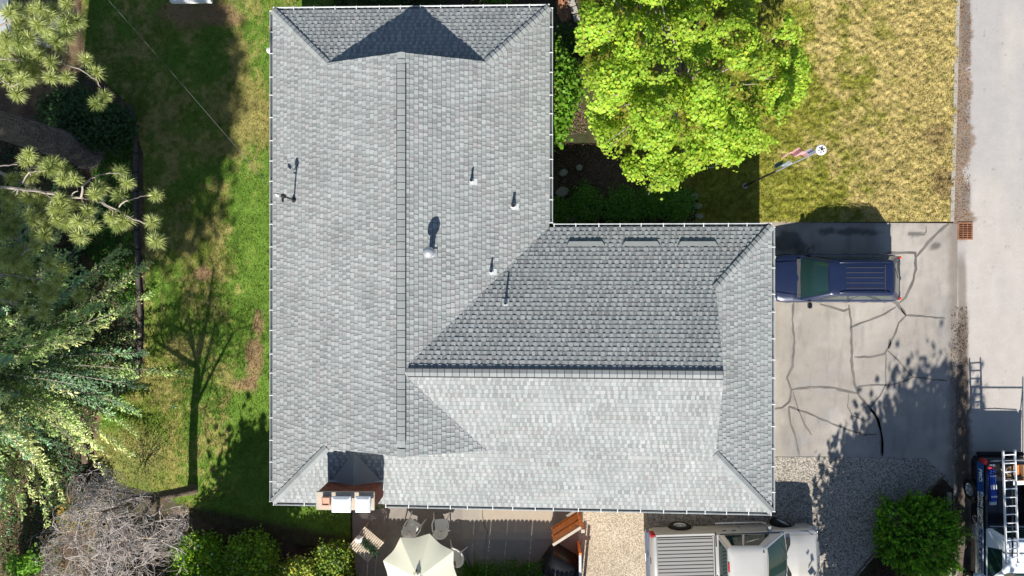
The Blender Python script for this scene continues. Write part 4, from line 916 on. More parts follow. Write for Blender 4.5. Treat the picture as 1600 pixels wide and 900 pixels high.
# ---- generic leafy shrub from px outline
def shrub(name, poly, z0, z1, n, size, col, label, cat='shrub', group=None, seed=0, rad=.14, up=.4, nclump=None, aspect=1.0, flat=.6, var=None, mt='leaf', dome=True):
    r = np.random.default_rng(seed+100); pl_ = np.array(poly, float); c = pl_.mean(0); q = r.uniform(pl_.min(0), pl_.max(0), ((nclump or max(14, n//60))*4, 2)); q = q[inpoly(q[:, 0], q[:, 1], poly)]
    ext = (pl_.max(0)-pl_.min(0))/2
    d = np.hypot((q[:, 0]-c[0])/ext[0], (q[:, 1]-c[1])/ext[1]).clip(0, 1)
    z = z0+(z1-z0)*(np.sqrt(1-d**2*.85) if dome else 1)*r.uniform(.45, 1.05, len(q))
    B = W(c[0], c[1], 0); Cn = np.array([W(a, b, zz) for (a, b), zz in zip(q, z)]); Pn = clumps(Cn, n, rad, r, flat); Pn[:, 2] = Pn[:, 2].clip(.03, None)
    t = root(name, B, label, cat, group); cc = np.array(col, float)
    if cc.ndim == 2: cc = cc[r.choice(len(cc), n, p=var)]
    V, C = leaves(Pn, size, cc, up, aspect, seed); npmesh('foliage', offset(V, B), 4, M[mt], C, t)
    mb = MB()
    for i in r.choice(len(Cn), min(12, len(Cn)), replace=False):
        e = Vector(Cn[i])-B; mb.tube([(e.x*.15, e.y*.15, -.02), (e.x*.5, e.y*.5, e.z*.6), e], [.02, .013, .006], 4, cap=False)
    mb.build('stem', M['bark'], t); return t
shrub('shrub', [(62, 165), (100, 140), (150, 150), (195, 175), (207, 205), (190, 232), (140, 232), (90, 205), (62, 190)], .2, 1.5, 7000, .11, (.05, .11, .035), 'dark green broadleaf shrub beside the big pine trunk', seed=1)
shrub('garden_tree', [(862, 60), (885, 85), (905, 110), (905, 150), (893, 165), (888, 205), (872, 222), (862, 215), (862, 160)], .8, 2.3, 3600, .12, (.13, .27, .02), 'slim bright green tree squeezed between the east wall and the maple', 'tree', seed=2)
shrub('shrub', [(862, 60), (882, 40), (900, 50), (905, 75), (880, 88), (862, 80)], .1, .8, 900, .09, (.05, .11, .02), 'low dark shrub by the brick path near the roof corner', seed=3)
bedg = 'leafy shrubs in the shaded front bed'
for i, (c, rr_, lab, lb) in enumerate((((915, 318), (24, 26), .5, 'feathery green shrub nearest the inner corner of the house in the shaded bed'), ((975, 322), (32, 26), .5, 'widest of the green shrubs in the shaded front bed'),
      ((1020, 318), (20, 20), .4, 'small green shrub third along the shaded front bed'), ((1058, 322), (24, 24), .5, 'green shrub at the lawn end of the shaded front bed'), ((870, 332), (13, 16), .5, 'round dense green shrub tight in the corner of the two eaves'))):
    poly = [(c[0]+rr_[0]*math.cos(a)*(1+.2*math.sin(3*a+i)), c[1]+rr_[1]*math.sin(a)) for a in np.linspace(0, 2*PI, 14)[:-1]]
    shrub('shrub', poly, .1, lab, 2600, .075, (.14, .30, .045), lb, group=bedg, seed=10+i, aspect=.7)
# bottom bushes
bb = 'bushes along the south fence'
BUSH = [([(268, 905), (272, 865), (290, 838), (325, 832), (345, 850), (350, 880), (345, 940), (270, 940)], (.09, .20, .015), 'dark and lime leafy bush next to the bare twigs, leftmost on the south fence'),
 ([(345, 905), (350, 865), (372, 840), (405, 832), (430, 850), (435, 880), (430, 945), (350, 945)], (.10, .20, .02), 'full green bush with white flowers left of the lawn streaks'),
 ([(438, 905), (445, 880), (470, 872), (500, 878), (515, 905), (510, 945), (440, 945)], (.17, .25, .05), 'low pale yellow green bush below the lawn streaks'),
 ([(490, 890), (495, 860), (515, 848), (540, 856), (548, 880), (545, 940), (495, 940)], (.09, .16, .025), 'olive leafy bush beside the slatted table')]
for i, (p, c, lb) in enumerate(BUSH):
    shrub('leafy_bush', p, .3, 1.35, 6500, .085, [(c[0]*1.7, c[1]*1.6, c[2]*1.4), (c[0]*4.0, c[1]*2.7, c[2]*2), (.65, .65, .5)], lb, 'bush', bb, seed=30+i, var=[.68, .30, .02 if i != 1 else .02], rad=.13)
shrub('hedge', [(748, 888), (765, 878), (845, 880), (850, 900), (845, 935), (750, 935)], .1, .5, 4200, .06, (.07, .19, .015), 'low clipped green hedge at the south edge of the patio', 'hedge', seed=41, dome=False, rad=.08)
shrub('sapling', [(14, 885), (22, 870), (36, 878), (38, 897), (20, 899)], .4, 1.4, 500, .11, (.16, .33, .03), 'small bright lime sapling closest to the bottom left corner', 'sapling', seed=42)
shrub('sapling', [(42, 872), (52, 865), (60, 878), (56, 890), (44, 888)], .4, 1.4, 450, .11, (.15, .32, .03), 'lime sapling just right of its twin at the bottom left', 'sapling', seed=43)
shrub('flowering_shrub', [(95, 815), (105, 785), (135, 780), (155, 800), (140, 815), (110, 822)], .3, 1.2, 2400, .08, [(.10, .17, .03), (.50, .30, .02)], 'yellow flowering shrub behind the bare twigs', 'shrub', seed=44, var=[.6, .4])
shrub('young_tree', [(195, 715), (215, 685), (245, 690), (255, 720), (235, 745), (205, 745)], .2, .9, 600, .05, (.09, .16, .03), 'thin wispy green seedling on the straw lawn above the bare tree', 'sapling', seed=45, rad=.2)
shrub('purple_barberry', [(1366, 905), (1372, 885), (1392, 870), (1412, 880), (1418, 905), (1410, 935), (1370, 935)], .1, .6, 1800, .05, [(.07, .025, .03), (.05, .06, .02)], 'small dark purple barberry at the foot of the evergreen shrub', 'shrub', seed=46, var=[.8, .2])
shrub('shrub', [(520, -12), (560, -14), (700, -14), (700, 6), (520, 8)], .1, .5, 1600, .08, (.05, .09, .025), 'low dark shrub row just beyond the north gutter', seed=47)
shrub('flowering_shrub', [(735, -16), (750, 2), (770, 6), (795, 4), (800, -16)], .1, .9, 1200, .08, [(.11, .22, .02), (.55, .5, .2)], 'pale flowering shrub beyond the north gutter right of the roof peak', seed=48, var=[.8, .2])
# spiky plants
def spiky(loc, n, L, col, lab, cat, seed, w=.022, name='spiky_plant'):
    r = np.random.default_rng(seed); a = r.uniform(0, 2*PI, n); e = r.uniform(.15, 1.25, n); l = L*r.uniform(.6, 1.1, n); k = 5; Vs = []; Cs = []
    for j in range(k-1):
        q = []
        for t in (j/(k-1), (j+1)/(k-1)):
            h = l*t*np.cos(e*.8); d = l*(t*np.sin(e)+.25*t*t); z = l*t*np.cos(e)*1.0-l*.35*t*t*np.sin(e)+.03; ww = w*(1-t*.95)
            q.append((np.stack([np.cos(a)*d-np.sin(a)*ww, np.sin(a)*d+np.cos(a)*ww, z], -1), np.stack([np.cos(a)*d+np.sin(a)*ww, np.sin(a)*d-np.cos(a)*ww, z], -1)))
        Vs.append(np.stack([q[0][0], q[0][1], q[1][1], q[1][0]], 1).reshape(-1, 3)); Cs.append(np.array(col)*(1+.25*r.normal(size=(n, 1))).clip(.4, 1.7))
    o = npmesh(name, np.concatenate(Vs), 4, M['leaf'], np.concatenate(Cs)); o.location = loc; tag(o, lab, cat); return o
spiky(W(742, 898, 0), 380, .95, (.075, .20, .02), 'arching strappy green clump beside the patio umbrella', 'plant', 51)
spiky(W(628, -4, 0), 200, .95, (.06, .13, .02), 'spiky green clump beyond the north gutter near the roof peak', 'plant', 52)
# round evergreen by the street: upright fan sprays
def evergreen():
    r = np.random.default_rng(61); C0 = W(1437, 838, .75); R = np.array([1.55, 1.62, 1.15]); B = Vector((C0.x, C0.y, 0)); n = 1500
    t = root('evergreen_shrub', B, 'dense round green evergreen shrub between the gravel and the street', 'shrub')
    u = r.normal(size=(n, 3)); u /= np.linalg.norm(u, axis=1)[:, None]; u[:, 2] = np.abs(u[:, 2]); lump_ = .58+.75*fbm(u[:, 0]*2.6+5, u[:, 1]*2.6+u[:, 2], 5)
    c = u*R*lump_[:, None]*r.uniform(.80, 1.03, n)[:, None]; c[:, 2] += .35
    V = []; Cc = []
    for i in range(n):
        d = u[i]*.75+np.array([0, 0, .45])+r.normal(size=3)*.28; d /= np.linalg.norm(d); m = 24; tt = r.uniform(-.24, .12+.16*(i % 3 == 0), m)
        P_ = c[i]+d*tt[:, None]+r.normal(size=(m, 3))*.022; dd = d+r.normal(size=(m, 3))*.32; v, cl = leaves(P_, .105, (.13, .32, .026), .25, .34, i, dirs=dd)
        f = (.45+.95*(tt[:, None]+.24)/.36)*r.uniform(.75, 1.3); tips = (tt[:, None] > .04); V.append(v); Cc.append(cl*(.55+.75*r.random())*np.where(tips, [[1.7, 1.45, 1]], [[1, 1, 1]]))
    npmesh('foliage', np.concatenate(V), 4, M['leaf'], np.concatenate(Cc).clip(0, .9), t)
    mb = MB()
    for i in range(14): e = Vector(c[i*60])*.75; mb.tube([(0, 0, 0), e*.5+Vector((0, 0, .1)), e], [.04, .03, .012], 5, cap=False)
    mb.build('stem', M['bark'], t)
evergreen()
# ---- ponderosa pine: trunk beside the lawn, limbs reaching over it
def tuft(c, d, r, n=125, L=.30, w=.0055, col=(.27, .34, .10)):
    d = np.array(d, float); d /= np.linalg.norm(d); u = r.normal(size=(n, 3)); u /= np.linalg.norm(u, axis=1)[:, None]
    q = u+d*.55; q /= np.linalg.norm(q, axis=1)[:, None]; base = np.array(c)-d*r.uniform(0, .12, n)[:, None]; l = L*r.uniform(.7, 1.1, n)[:, None]
    s = np.cross(q, r.normal(size=(n, 3))); s /= np.linalg.norm(s, axis=1)[:, None]; tip = base+q*l; tip[:, 2] -= .10*l[:, 0]
    V = np.stack([base-s*w*.6, base+s*w*.6, base+q*l*.6+s*w, tip, base+q*l*.6-s*w], 1)
    V = V[:, [0, 1, 2, 3, 4]]; C = np.array(col)*(1+.22*r.normal(size=(n, 1))).clip(.4, 1.6)
    return V.reshape(-1, 3), C
def pine():
    r = np.random.default_rng(71); b = W(139, 238, 0); t = root('pine_tree', b, 'huge ponderosa pine with furrowed trunk and pale tufted boughs over the back lawn', 'tree')
    mb = MB(); k = 20; H = 17
    for i in range(1): mb.tube([(-.012*z, -.002*z, z) for z in np.linspace(-.1, H, k)], [(.60 if z < .3 else .54)*(1-z/H*.75)+(.12*math.exp(-max(z, 0)*2)) for z in np.linspace(-.1, H, k)], 28)
    tr = mb.build('trunk', M['pinebark'], t, smooth=True)
    me = tr.data; n = len(me.vertices); a = np.empty(n*3, np.float32); me.vertices.foreach_get('co', a); a = a.reshape(-1, 3)
    # bark plates: strips proud of the trunk
    pb = MB()
    for i in range(620):
        z = r.uniform(.0, 7.5); an = r.uniform(0, 2*PI); R = .54*(1-z/H*.75)+(.12*math.exp(-z*2)); l, w = r.uniform(.18, .5), r.uniform(.05, .12)
        c = Vector((-.012*z+math.cos(an)*(R+.002), math.sin(an)*(R+.002), z)); pb.box(c, (.03, w, l), M=Matrix.Rotation(an, 3, 'Z') @ Matrix.Rotation(r.uniform(-.12, .12), 3, 'X'))
    p_ = pb.build('bark_plates', M['pinebark'], tr, bevel=0)
    BR = [([(-140, 235), (-60, 255), (0, 269), (35, 286), (69, 301), (127, 309), (162, 317), (188, 330), (208, 343), (230, 350)], 8.2, .055), ([(-60, 285), (29, 296), (75, 300), (127, 309)], 8.2, .05),
      ([(127, 309), (129, 292), (142, 278), (160, 272), (185, 270)], 8.3, .03), ([(186, 322), (200, 314), (214, 309), (233, 305)], 8.2, .02), ([(-100, 255), (0, 260), (26, 257), (40, 246)], 8.6, .03),
      ([(-120, 330), (-40, 345), (0, 361), (29, 374), (43, 390), (35, 398), (20, 395)], 8.0, .04), ([(-120, 400), (0, 430), (30, 430), (60, 425), (92, 419)], 7.4, .03), ([(-90, 415), (20, 430), (60, 436), (90, 447), (112, 455)], 7.3, .028),
      ([(-150, 0), (-60, 10), (0, 17), (9, 20), (11, 46), (20, 75)], 8.8, .04), ([(-150, 90), (0, 92), (60, 96), (95, 98), (124, 108), (150, 124), (159, 139), (158, 150)], 7.2, .028), ([(-100, 105), (0, 124), (15, 132), (27, 147)], 8.0, .03),
      ([(-90, 30), (0, 40), (60, 15), (104, 6), (118, 14)], 8.6, .035), ([(-80, 460), (10, 470), (40, 486), (66, 491)], 6.8, .025), ([(35, 286), (45, 268), (42, 250)], 8.3, .02), ([(69, 301), (80, 310), (78, 322), (84, 330)], 8.2, .018), ([(110, 306), (120, 298), (117, 282)], 8.2, .018), ([(160, 318), (175, 330), (180, 348)], 8.2, .018), ([(127, 309), (133, 322), (136, 330), (144, 350), (124, 370)], 8.1, .018)]
    mb = MB(); nodes = []
    for pts, z, rad in BR:
        P_ = [W(x, y, z+.25*math.sin(i*1.7)-.04*i)-b for i, (x, y) in enumerate(pts)]
        Q = []
        for i in range(len(P_)-1):
            for s in range(4): Q.append(P_[i].lerp(P_[i+1], s/4)+Vector(r.normal(0, .012, 3)))
        Q.append(P_[-1]); mb.tube(Q, [rad*(1-.75*i/len(Q)) for i in range(len(Q))], 6); nodes += [(q, z) for q in Q[4:]]
        if pts[0][0] < -50:       # carry the limb back to the trunk
            zt = z-1.2; mb.tube([Vector((-.012*zt, 0, zt)), Vector((-.012*zt, 0, zt)).lerp(P_[0], .5)+Vector((0, 0, .5)), P_[0]], [rad*1.9, rad*1.3, rad], 7)
    TF = [(26, 14), (62, 14), (104, 6), (32, 34), (120, 33), (9, 58), (36, 84), (6, 78), (75, 57), (60, 85), (78, 121), (103, 121), (4, 110), (134, 92), (149, 112), (27, 147), (150, 162), (163, 149), (45, 240), (40, 252), (77, 265), (92, 260), (46, 277), (116, 280), (187, 268), (198, 285), (155, 293), (147, 303), (186, 306), (243, 305), (237, 347), (244, 377),
      (6, 304), (20, 309), (43, 304), (95, 312), (60, 333), (50, 345), (84, 328), (97, 334), (101, 351), (136, 329), (122, 346), (144, 353), (183, 352), (193, 345), (122, 370), (3, 341), (23, 347), (12, 322), (56, 386), (36, 392), (14, 396), (6, 407), (13, 419), (98, 421), (43, 439), (26, 448), (78, 447), (70, 463), (123, 461), (40, 486), (66, 492), (15, 20), (5, 90), (50, 110), (15, 100), (10, 860), (70, 478), (20, 432), (88, 440), (32, 405), (8, 360), (62, 310), (110, 320), (172, 340), (30, 68), (85, 15), (45, 60)]
    TF += [(r.uniform(0, 112), r.uniform(0, 128)) for _ in range(26)]+[(r.uniform(0, 105), r.uniform(255, 490)) for _ in range(30)]
    V = []; C = []; tw = MB()
    for i, (x, y) in enumerate(TF):
        if y > 800: continue
        z = 8.1 if y < 420 else 7.2; c = W(x, y, z); best = min(nodes, key=lambda q: (PXd(q[0]+b, x, y))); z = best[1]+r.uniform(-.35, .3); c = W(x, y, z)-b
        q = best[0]; d = (c-q); d = d.normalized() if d.length > .05 else Vector((1, 0, .2))
        mb.tube([q, q.lerp(c, .5)+Vector((0, 0, -.06)), c], [.014, .011, .009], 4)
        cc = (.56, .62, .25) if i % 4 else (.40, .48, .17)
        dd = d*.5+Vector((.1, -.15, .8)); v, cl = tuft(c, dd, r, 300, .29*r.uniform(.85, 1.15), .0042, col=cc); V.append(v); C.append(cl)
    V = np.concatenate(V); C = np.concatenate(C)
    npmesh('needles', V, 5, M['needle'], C, t); mb.build('branch', M['twig'], t, smooth=True)
    # upper crown out of frame, to the west and above
    V = []; C = []
    for i in range(260):
        z = r.uniform(7, 17); a = r.uniform(PI*.5, PI*1.5); R = r.uniform(.5, 1)*(17.5-z)*.42+.5; c = (R*math.cos(a)-1.2, R*math.sin(a), z); v, cl = tuft(c, (math.cos(a), math.sin(a), .5), r, 70, .38, .012); V.append(v); C.append(cl)
    npmesh('needles', np.concatenate(V), 5, M['needle'], np.concatenate(C), t)
def PXd(p, x, y):
    a, b_ = PX(p.x, p.y, p.z); return (a-x)**2+(b_-y)**2
pine()
# ---- spruce
def spruce(name, base, H, R, nb, lab, seed, cols=((.10, .16, .075), (.19, .26, .12), (.06, .12, .085)), dens=1.0, z0=.25, lod=1.0, tip=.42):
    r = np.random.default_rng(seed); t = root(name, base, lab, 'tree'); V = []; C = []; mb = MB()
    mb.tube([(0, 0, -.1), (0, 0, H)], [.26*H/11, .02], 12); mb.build('trunk', M['bark'], t, smooth=True); br = MB()
    for i in range(nb):
        f = (i+.5)/nb; z = z0+(H-z0)*f**1.15; a = i*2.39996+r.normal(0, .25); l = (R*(1-f**1.15)**.85+.25)*r.uniform(.78, 1.12); drop = .22*l
        p0 = np.array([0, 0, z]); dh = np.array([math.cos(a), math.sin(a), 0]); side = np.array([-dh[1], dh[0], 0])
        def pt(s): return p0+dh*l*s+np.array([0, 0, -drop*math.sin(s*PI*.6)+.10*l*s*s])
        br.tube([pt(s) for s in (0, .3, .6, .85, 1)], [.035, .025, .016, .009, .004], 4, cap=False)
        m = int(l*15*dens)+4; s_ = r.uniform(.22, 1, m)
        bc = np.array(cols[r.choice(3, p=[.45, .33, .22])])*r.uniform(.75, 1.25)
        for s in s_:
            q = pt(s); sg = 1 if r.random() < .5 else -1; tl = (.16+.60*(1-s)*min(l, 3)/2.2)*r.uniform(.5, 1.1); dv = dh*.85+side*sg*r.uniform(.5, 1.1)+np.array([0, 0, r.uniform(-.28, .12)]); dv /= np.linalg.norm(dv)
            k = max(3, int(tl*24*lod)); tt = r.uniform(0, 1, k)[:, None]; P_ = q+dv*tl*tt+r.normal(size=(k, 3))*.022
            dd = dv+side*r.normal(0, .5, (k, 1))+r.normal(size=(k, 3))*.25; v, cl = leaves(P_, .105/math.sqrt(lod), bc*(1+tip*2.0*(s > .72)+tip*tt), .35, .42, int(r.integers(1e9)), dirs=dd); V.append(v); C.append(cl)
    npmesh('foliage', np.concatenate(V), 4, M['needle'], np.concatenate(C).clip(0, .9), t); br.build('branch', M['twig'], t); return t
sb = W(8, 556, 0)
spruce('spruce_tree', sb, 10.0, 7.1, 560, 'large blue green spruce spreading over the left edge of the lawn', 81, cols=((.25, .34, .125), (.38, .45, .18), (.15, .25, .14)), dens=1.4)
# ---- bare leaning tree with a tangle of pale twigs
def bare():
    r = np.random.default_rng(91); b = W(302, 764, 0); t = root('bare_tree', b, 'leaning bare tree with a tangled mass of pale grey twigs', 'tree')
    mb = MB(); p = [Vector((0, 0, -.05)), W(294, 766, .35)-b, W(270, 771, 1.25)-b, W(247, 775, 2.15)-b, W(222, 778, 3.15)-b]
    mb.tube(p, [.24, .18, .165, .155, .13], 14); top = p[-1]; fork = p[2]
    ends = []
    mains = [(top, W(175, 790, 4.2)-b, .09), (top, W(130, 762, 3.6)-b, .085), (p[3], W(200, 830, 4.8)-b, .08), (top, W(170, 850, 5.2)-b, .085), (p[3], W(240, 830, 4.6)-b, .07), (top, W(120, 830, 4.8)-b, .07), (top, W(160, 800, 5.8)-b, .07)]
    for s, e, rad in mains:
        m1 = s.lerp(e, .5)+Vector(r.normal(0, .15, 3)); mb.tube([s, m1, e], [rad, rad*.75, rad*.5], 7); ends += [(m1, (e-s).normalized(), rad*.6), (e, (e-s).normalized(), rad*.5), (s.lerp(e, .75), (e-s).normalized(), rad*.5)]
    mb.build('trunk', M['bark'], t, smooth=True)
    segs = []; tips = []
    REG = [(85, 905), (70, 880), (92, 850), (80, 825), (125, 800), (150, 770), (200, 765), (245, 775), (285, 795), (292, 808), (270, 840), (262, 880), (272, 905), (240, 950), (90, 950)]
    def grow(p, d, L, rad, depth):
        k = 5; pts = [p]; q = p.copy(); dd = d.copy(); bend = Vector(r.normal(0, .20, 3))
        for i in range(k):
            dd = (dd+bend*.5+Vector(r.normal(0, .12, 3))+Vector((0, 0, -.05 if depth > 1 else .02))).normalized(); q = q+dd*L/k
            x, y = PX(q.x+b.x, q.y+b.y, q.z)
            if depth > 0 and not inpoly([x], [y], REG)[0]: dd = (dd+(Vector(W(185, 845, 4.8)-b)-q).normalized()*.7).normalized()
            pts.append(q.copy())
        segs.append((pts, rad, max(.0035, rad*.45)))
        if depth < 3:
            for j in range(5 if depth < 2 else 6):
                i = int(r.integers(1, k+1)); nd = (pts[i]-pts[i-1]).normalized(); v = Vector(r.normal(0, 1, 3)); v = (v-nd*v.dot(nd)).normalized()
                grow(pts[i], (nd*.7+v*r.uniform(.5, 1.0)).normalized(), L*r.uniform(.55, .85), rad*.55, depth+1)
    for e, d, rad in ends: 
        for j in range(2): grow(e, (d+Vector(r.normal(0, .7, 3))).normalized(), r.uniform(1.0, 1.6), max(rad*.55, .018), 1)
    # extra sunlit sprays at the outer tips
    for i in range(26):
        x, y = [(90, 890), (120, 880), (160, 900), (205, 890), (235, 870), (255, 860), (110, 850), (245, 815), (100, 870), (190, 870), (230, 895), (268, 800)][i % 12]; q = W(x+r.normal(0, 8), y+r.normal(0, 8), r.uniform(3.0, 5.0))-b
        grow(q, Vector(r.normal(0, 1, 3)).normalized(), .9, .012, 1)
    V = []; F = []; n0 = 0
    for pts, ra, rb_ in segs:
        for i, q in enumerate(pts):
            d = (pts[min(i+1, len(pts)-1)]-pts[max(i-1, 0)]).normalized(); u = d.orthogonal().normalized(); w = d.cross(u); rd_ = ra+(rb_-ra)*i/(len(pts)-1)
            for j in range(3): an = 2*PI*j/3; V.append(q+(u*math.cos(an)+w*math.sin(an))*rd_)
        for i in range(len(pts)-1):
            for j in range(3): F.append((n0+i*3+j, n0+i*3+(j+1) % 3, n0+(i+1)*3+(j+1) % 3, n0+(i+1)*3+j))
        n0 += 3*len(pts)
    C = np.repeat(np.array([[.50, .445, .415]]), len(F), 0)*(1+.18*r.normal(size=(len(F), 1))); br_ = r.random(len(F)) < .06; C[br_] = (.42, .27, .13)
    npmesh('twigs', np.array([tuple(v) for v in V]), 4, mat('bare_twig', attr=True, rough=.9), C.clip(.05, .9), t, F=np.array(F)); print('bare segs', len(segs))
bare()
# ground cover
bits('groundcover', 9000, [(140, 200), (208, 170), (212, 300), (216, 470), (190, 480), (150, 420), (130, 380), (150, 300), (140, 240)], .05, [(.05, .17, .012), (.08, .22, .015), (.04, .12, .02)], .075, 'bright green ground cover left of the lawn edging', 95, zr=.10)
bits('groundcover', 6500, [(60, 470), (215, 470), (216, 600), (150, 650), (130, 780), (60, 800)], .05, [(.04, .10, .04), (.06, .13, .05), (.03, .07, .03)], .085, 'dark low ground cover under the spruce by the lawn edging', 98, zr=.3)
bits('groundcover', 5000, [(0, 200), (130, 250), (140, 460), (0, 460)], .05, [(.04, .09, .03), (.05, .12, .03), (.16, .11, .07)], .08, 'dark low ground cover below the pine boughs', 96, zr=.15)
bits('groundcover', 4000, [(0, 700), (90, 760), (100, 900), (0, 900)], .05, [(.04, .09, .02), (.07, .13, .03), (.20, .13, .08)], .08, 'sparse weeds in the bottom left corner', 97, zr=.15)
# lawn edging: low dark stone pieces
ed = [(205, 165), (211, 190), (214, 240), (213, 300), (215, 360), (217, 420), (220, 470), (221, 530), (216, 590)]
k = 0
for i in range(len(ed)-1):
    a, b_ = W(*ed[i], 0), W(*ed[i+1], 0); L = (b_-a).length; n = max(1, int(L/.62))
    for j in range(n):
        c = a.lerp(b_, (j+.5)/n); d = b_-a; mb = MB(); mb.box((0, 0, .07), (.16, L/n-.03, .16), rz=math.atan2(-d.x, d.y)+rr.uniform(-.05, .05)); o = mb.build('edging_stone', mat_edge if k else (mat_edge := mat('edging_stone', (.10, .085, .075), .95, var=.3, vscale=4, bump=.5)), bevel=.02, loc=c); k += 1
        tag(o, 'dark weathered edging stone in the curved border between bed and back lawn', 'edging stone', 'edging stones along the back lawn')
# ---- trees south of the frame whose shade falls in the picture
def shade_tree(name, base, z0, z1, R, n, lab, seed, size=.22, gap=.42, lean=(0, 0)):
    r = np.random.default_rng(seed); t = root(name, base, lab, 'tree'); m = 260; z = r.uniform(z0, z1, m); f = (z-z0)/(z1-z0); rad = R*np.sin(PI*(.12+.80*f))**.7*np.sqrt(r.random(m)); a = r.uniform(0, 2*PI, m)
    Cn = np.stack([rad*np.cos(a)+lean[0]*(.8+.2*f), rad*np.sin(a)+lean[1]*f, z], -1); Cn = Cn[fbm(Cn[:, 0]*.8+9, Cn[:, 2]*.8, seed) > gap]
    P_ = clumps(Cn, n, .42, r, .8); V, C = leaves(P_, size, (.06, .11, .03), .2, 1, seed); npmesh('crown', V, 4, M['leaf'], C, t)
    mb = MB(); mb.tube([(0, 0, 0), (lean[0]*.2, lean[1]*.2, z0), (lean[0]*.7, lean[1]*.7, z1*.9)], [.2, .16, .05], 10); mb.build('trunk', M['bark'], t)
    mb = MB()
    for i in range(0, len(Cn), 6): e = Vector(Cn[i]); s = Vector((lean[0]*.3, lean[1]*.3, max(z0*.8, e.z-1.5))); mb.tube([s, s.lerp(e, .6)+Vector((0, 0, .2)), e], [.06, .035, .012], 4)
    mb.build('branch', M['bark'], t)
shade_tree('tall_tree', (-19.9, -14.6, 0), 12.2, 18.8, 2.1, 8000, 'tall leafy tree standing south of the back lawn', 201, size=.26, gap=.42, lean=(5.0, 0))
shade_tree('tall_tree', (-20.5, -17.0, 0), 17.6, 22.6, 2.6, 8500, 'tallest leafy tree standing south of the back lawn', 202, size=.26, gap=.42, lean=(4.0, 0))
shade_tree('fence_tree', (-11.0, -13.6, 0), 3.7, 5.6, 1.5, 4500, 'short leafy tree just south of the fence and lawn', 203, gap=.3)
shade_tree('drive_tree', (13.7, -15.2, 0), 5.0, 9.3, 2.1, 7000, 'leafy tree standing south of the evergreen shrub', 204, gap=.42)
shade_tree('drive_tree', (12.5, -14.3, 0), 2.3, 6.2, 2.2, 8000, 'low broad tree south of the gravel drive', 205, gap=.34)
# ================================================================ PATIO AND YARD THINGS
# fence with rounded pickets, south of the frame
fn = empty('picket_fence', (-7, -11.62, 0), 0, 'tall wooden fence of round topped pickets south of the patio', 'fence')
mb = MB(); r = random.Random(4); x = -9.9
while x < 9.1-.25:
    w = .155; h = 2.2+.02*math.sin(x*1.3); k = 6
    pts = [(x, 0, 0), (x+w, 0, 0), (x+w, 0, h-.1)]+[(x+w/2+w/2*math.cos(a), 0, h-.1+.07*math.sin(a)) for a in np.linspace(0, PI, k)[1:-1]]+[(x, 0, h-.1)]
    n = len(pts); bk = [(a, b+.02, c) for a, b, c in pts]; mb.add(pts+bk, [tuple(range(n)), tuple(range(2*n-1, n-1, -1))]+[(i, n+i, n+(i+1) % n, (i+1) % n) for i in range(n)])
    x += w+r.choice([.0, .0, .002, .004, .002, .003, .006, .012])
mb.build('pickets', M['wood'], fn)
for z in (.4, 1.7): bx(fn, 'rail', (-.4, -.05, z), (19, .05, .09), M['wood'], 0)
for i in range(8): bx(fn, 'post', (-9.9+i*2.7, -.12, 1.05), (.1, .1, 2.1), M['wood'], .005)

# umbrella
uc = W(656, 889, 2.2)
um = empty('patio_umbrella', (uc.x, uc.y, .045), 0, 'cream patio umbrella with scalloped edge open over the patio table', 'umbrella')
M['canvas'] = mat('cream_canvas', (.90, .90, .72), .85, trans=.2, tcol=(1, 1, .85), var=.03, vscale=2)
NR = 8; Ro = 1.36; mb = MB(); NS = 8; NT = 8; V = []; a0 = math.radians(90-14)
apex = Vector((0, 0, 2.57)); tiltm = Matrix.Rotation(math.radians(3), 3, 'X')
for s in range(NR*NS):
    a = a0+2*PI*s/(NR*NS); u = (s % NS)/NS; c = 1-.13*math.sin(PI*u)
    for j in range(NT+1):
        t = .05+.95*j/NT; R = Ro*t*(1-(1-c)*t**2); z = 2.57-.56*t**1.12+(.045*math.sin(PI*u))*(-t*(1-t)*1.6); V.append(tiltm @ Vector((R*math.cos(a), R*math.sin(a), z)))
n = NT+1; F = [(s*n+j, s*n+j+1, ((s+1) % (NR*NS))*n+j+1, ((s+1) % (NR*NS))*n+j) for s in range(NR*NS) for j in range(NT)]
mb.add(V, F); o = mb.build('canopy', M['canvas'], um, smooth=True, ang=3)
mb = MB()
for k in range(NR):
    a = a0+2*PI*k/NR; mb.tube([tiltm @ Vector((R*math.cos(a), R*math.sin(a), 2.57-.56*(R/Ro)**1.12-.012)) for R in (.05, .5, 1.0, Ro)], .008, 5)
mb.build('rib', M['plastic'], um)
mb = MB(); mb.tube([(0, 0, 0), (0, 0, 2.64)], .022, 10); mb.build('pole', M['galv'], um); mb = MB(); mb.lathe([(0.09, 2.578), (.07, 2.605), (.03, 2.62), (.035, 2.65), (.02, 2.68), (0, 2.685)], 16); mb.build('finial', M['canvas'], um, smooth=True)
# printed mark on one panel: two small sails over a scribble
mk = MB()
def onc(dx, dy): 
    R = math.hypot(dx, dy); v = tiltm @ Vector((dx, dy, 2.57-.56*(R/Ro)**1.12+.012)); return (v.x, v.y, v.z+.004)
mk.add([onc(-.10, .17), onc(-.02, .18), onc(-.05, .30)], [(0, 1, 2)]); mk.add([onc(.03, .17), onc(.11, .13), onc(.05, .23)], [(0, 1, 2)])
mk.tube([onc(-.17+.018*i, .12-.006*i+.02*math.sin(i*1.9)) for i in range(20)], .007, 4)
mk.build('printed_mark', mat('mark_ink', (.10, .11, .06), .8), um)
bx(um, 'base', (0, 0, .04), (.5, .5, .08), M['dark'], .02)
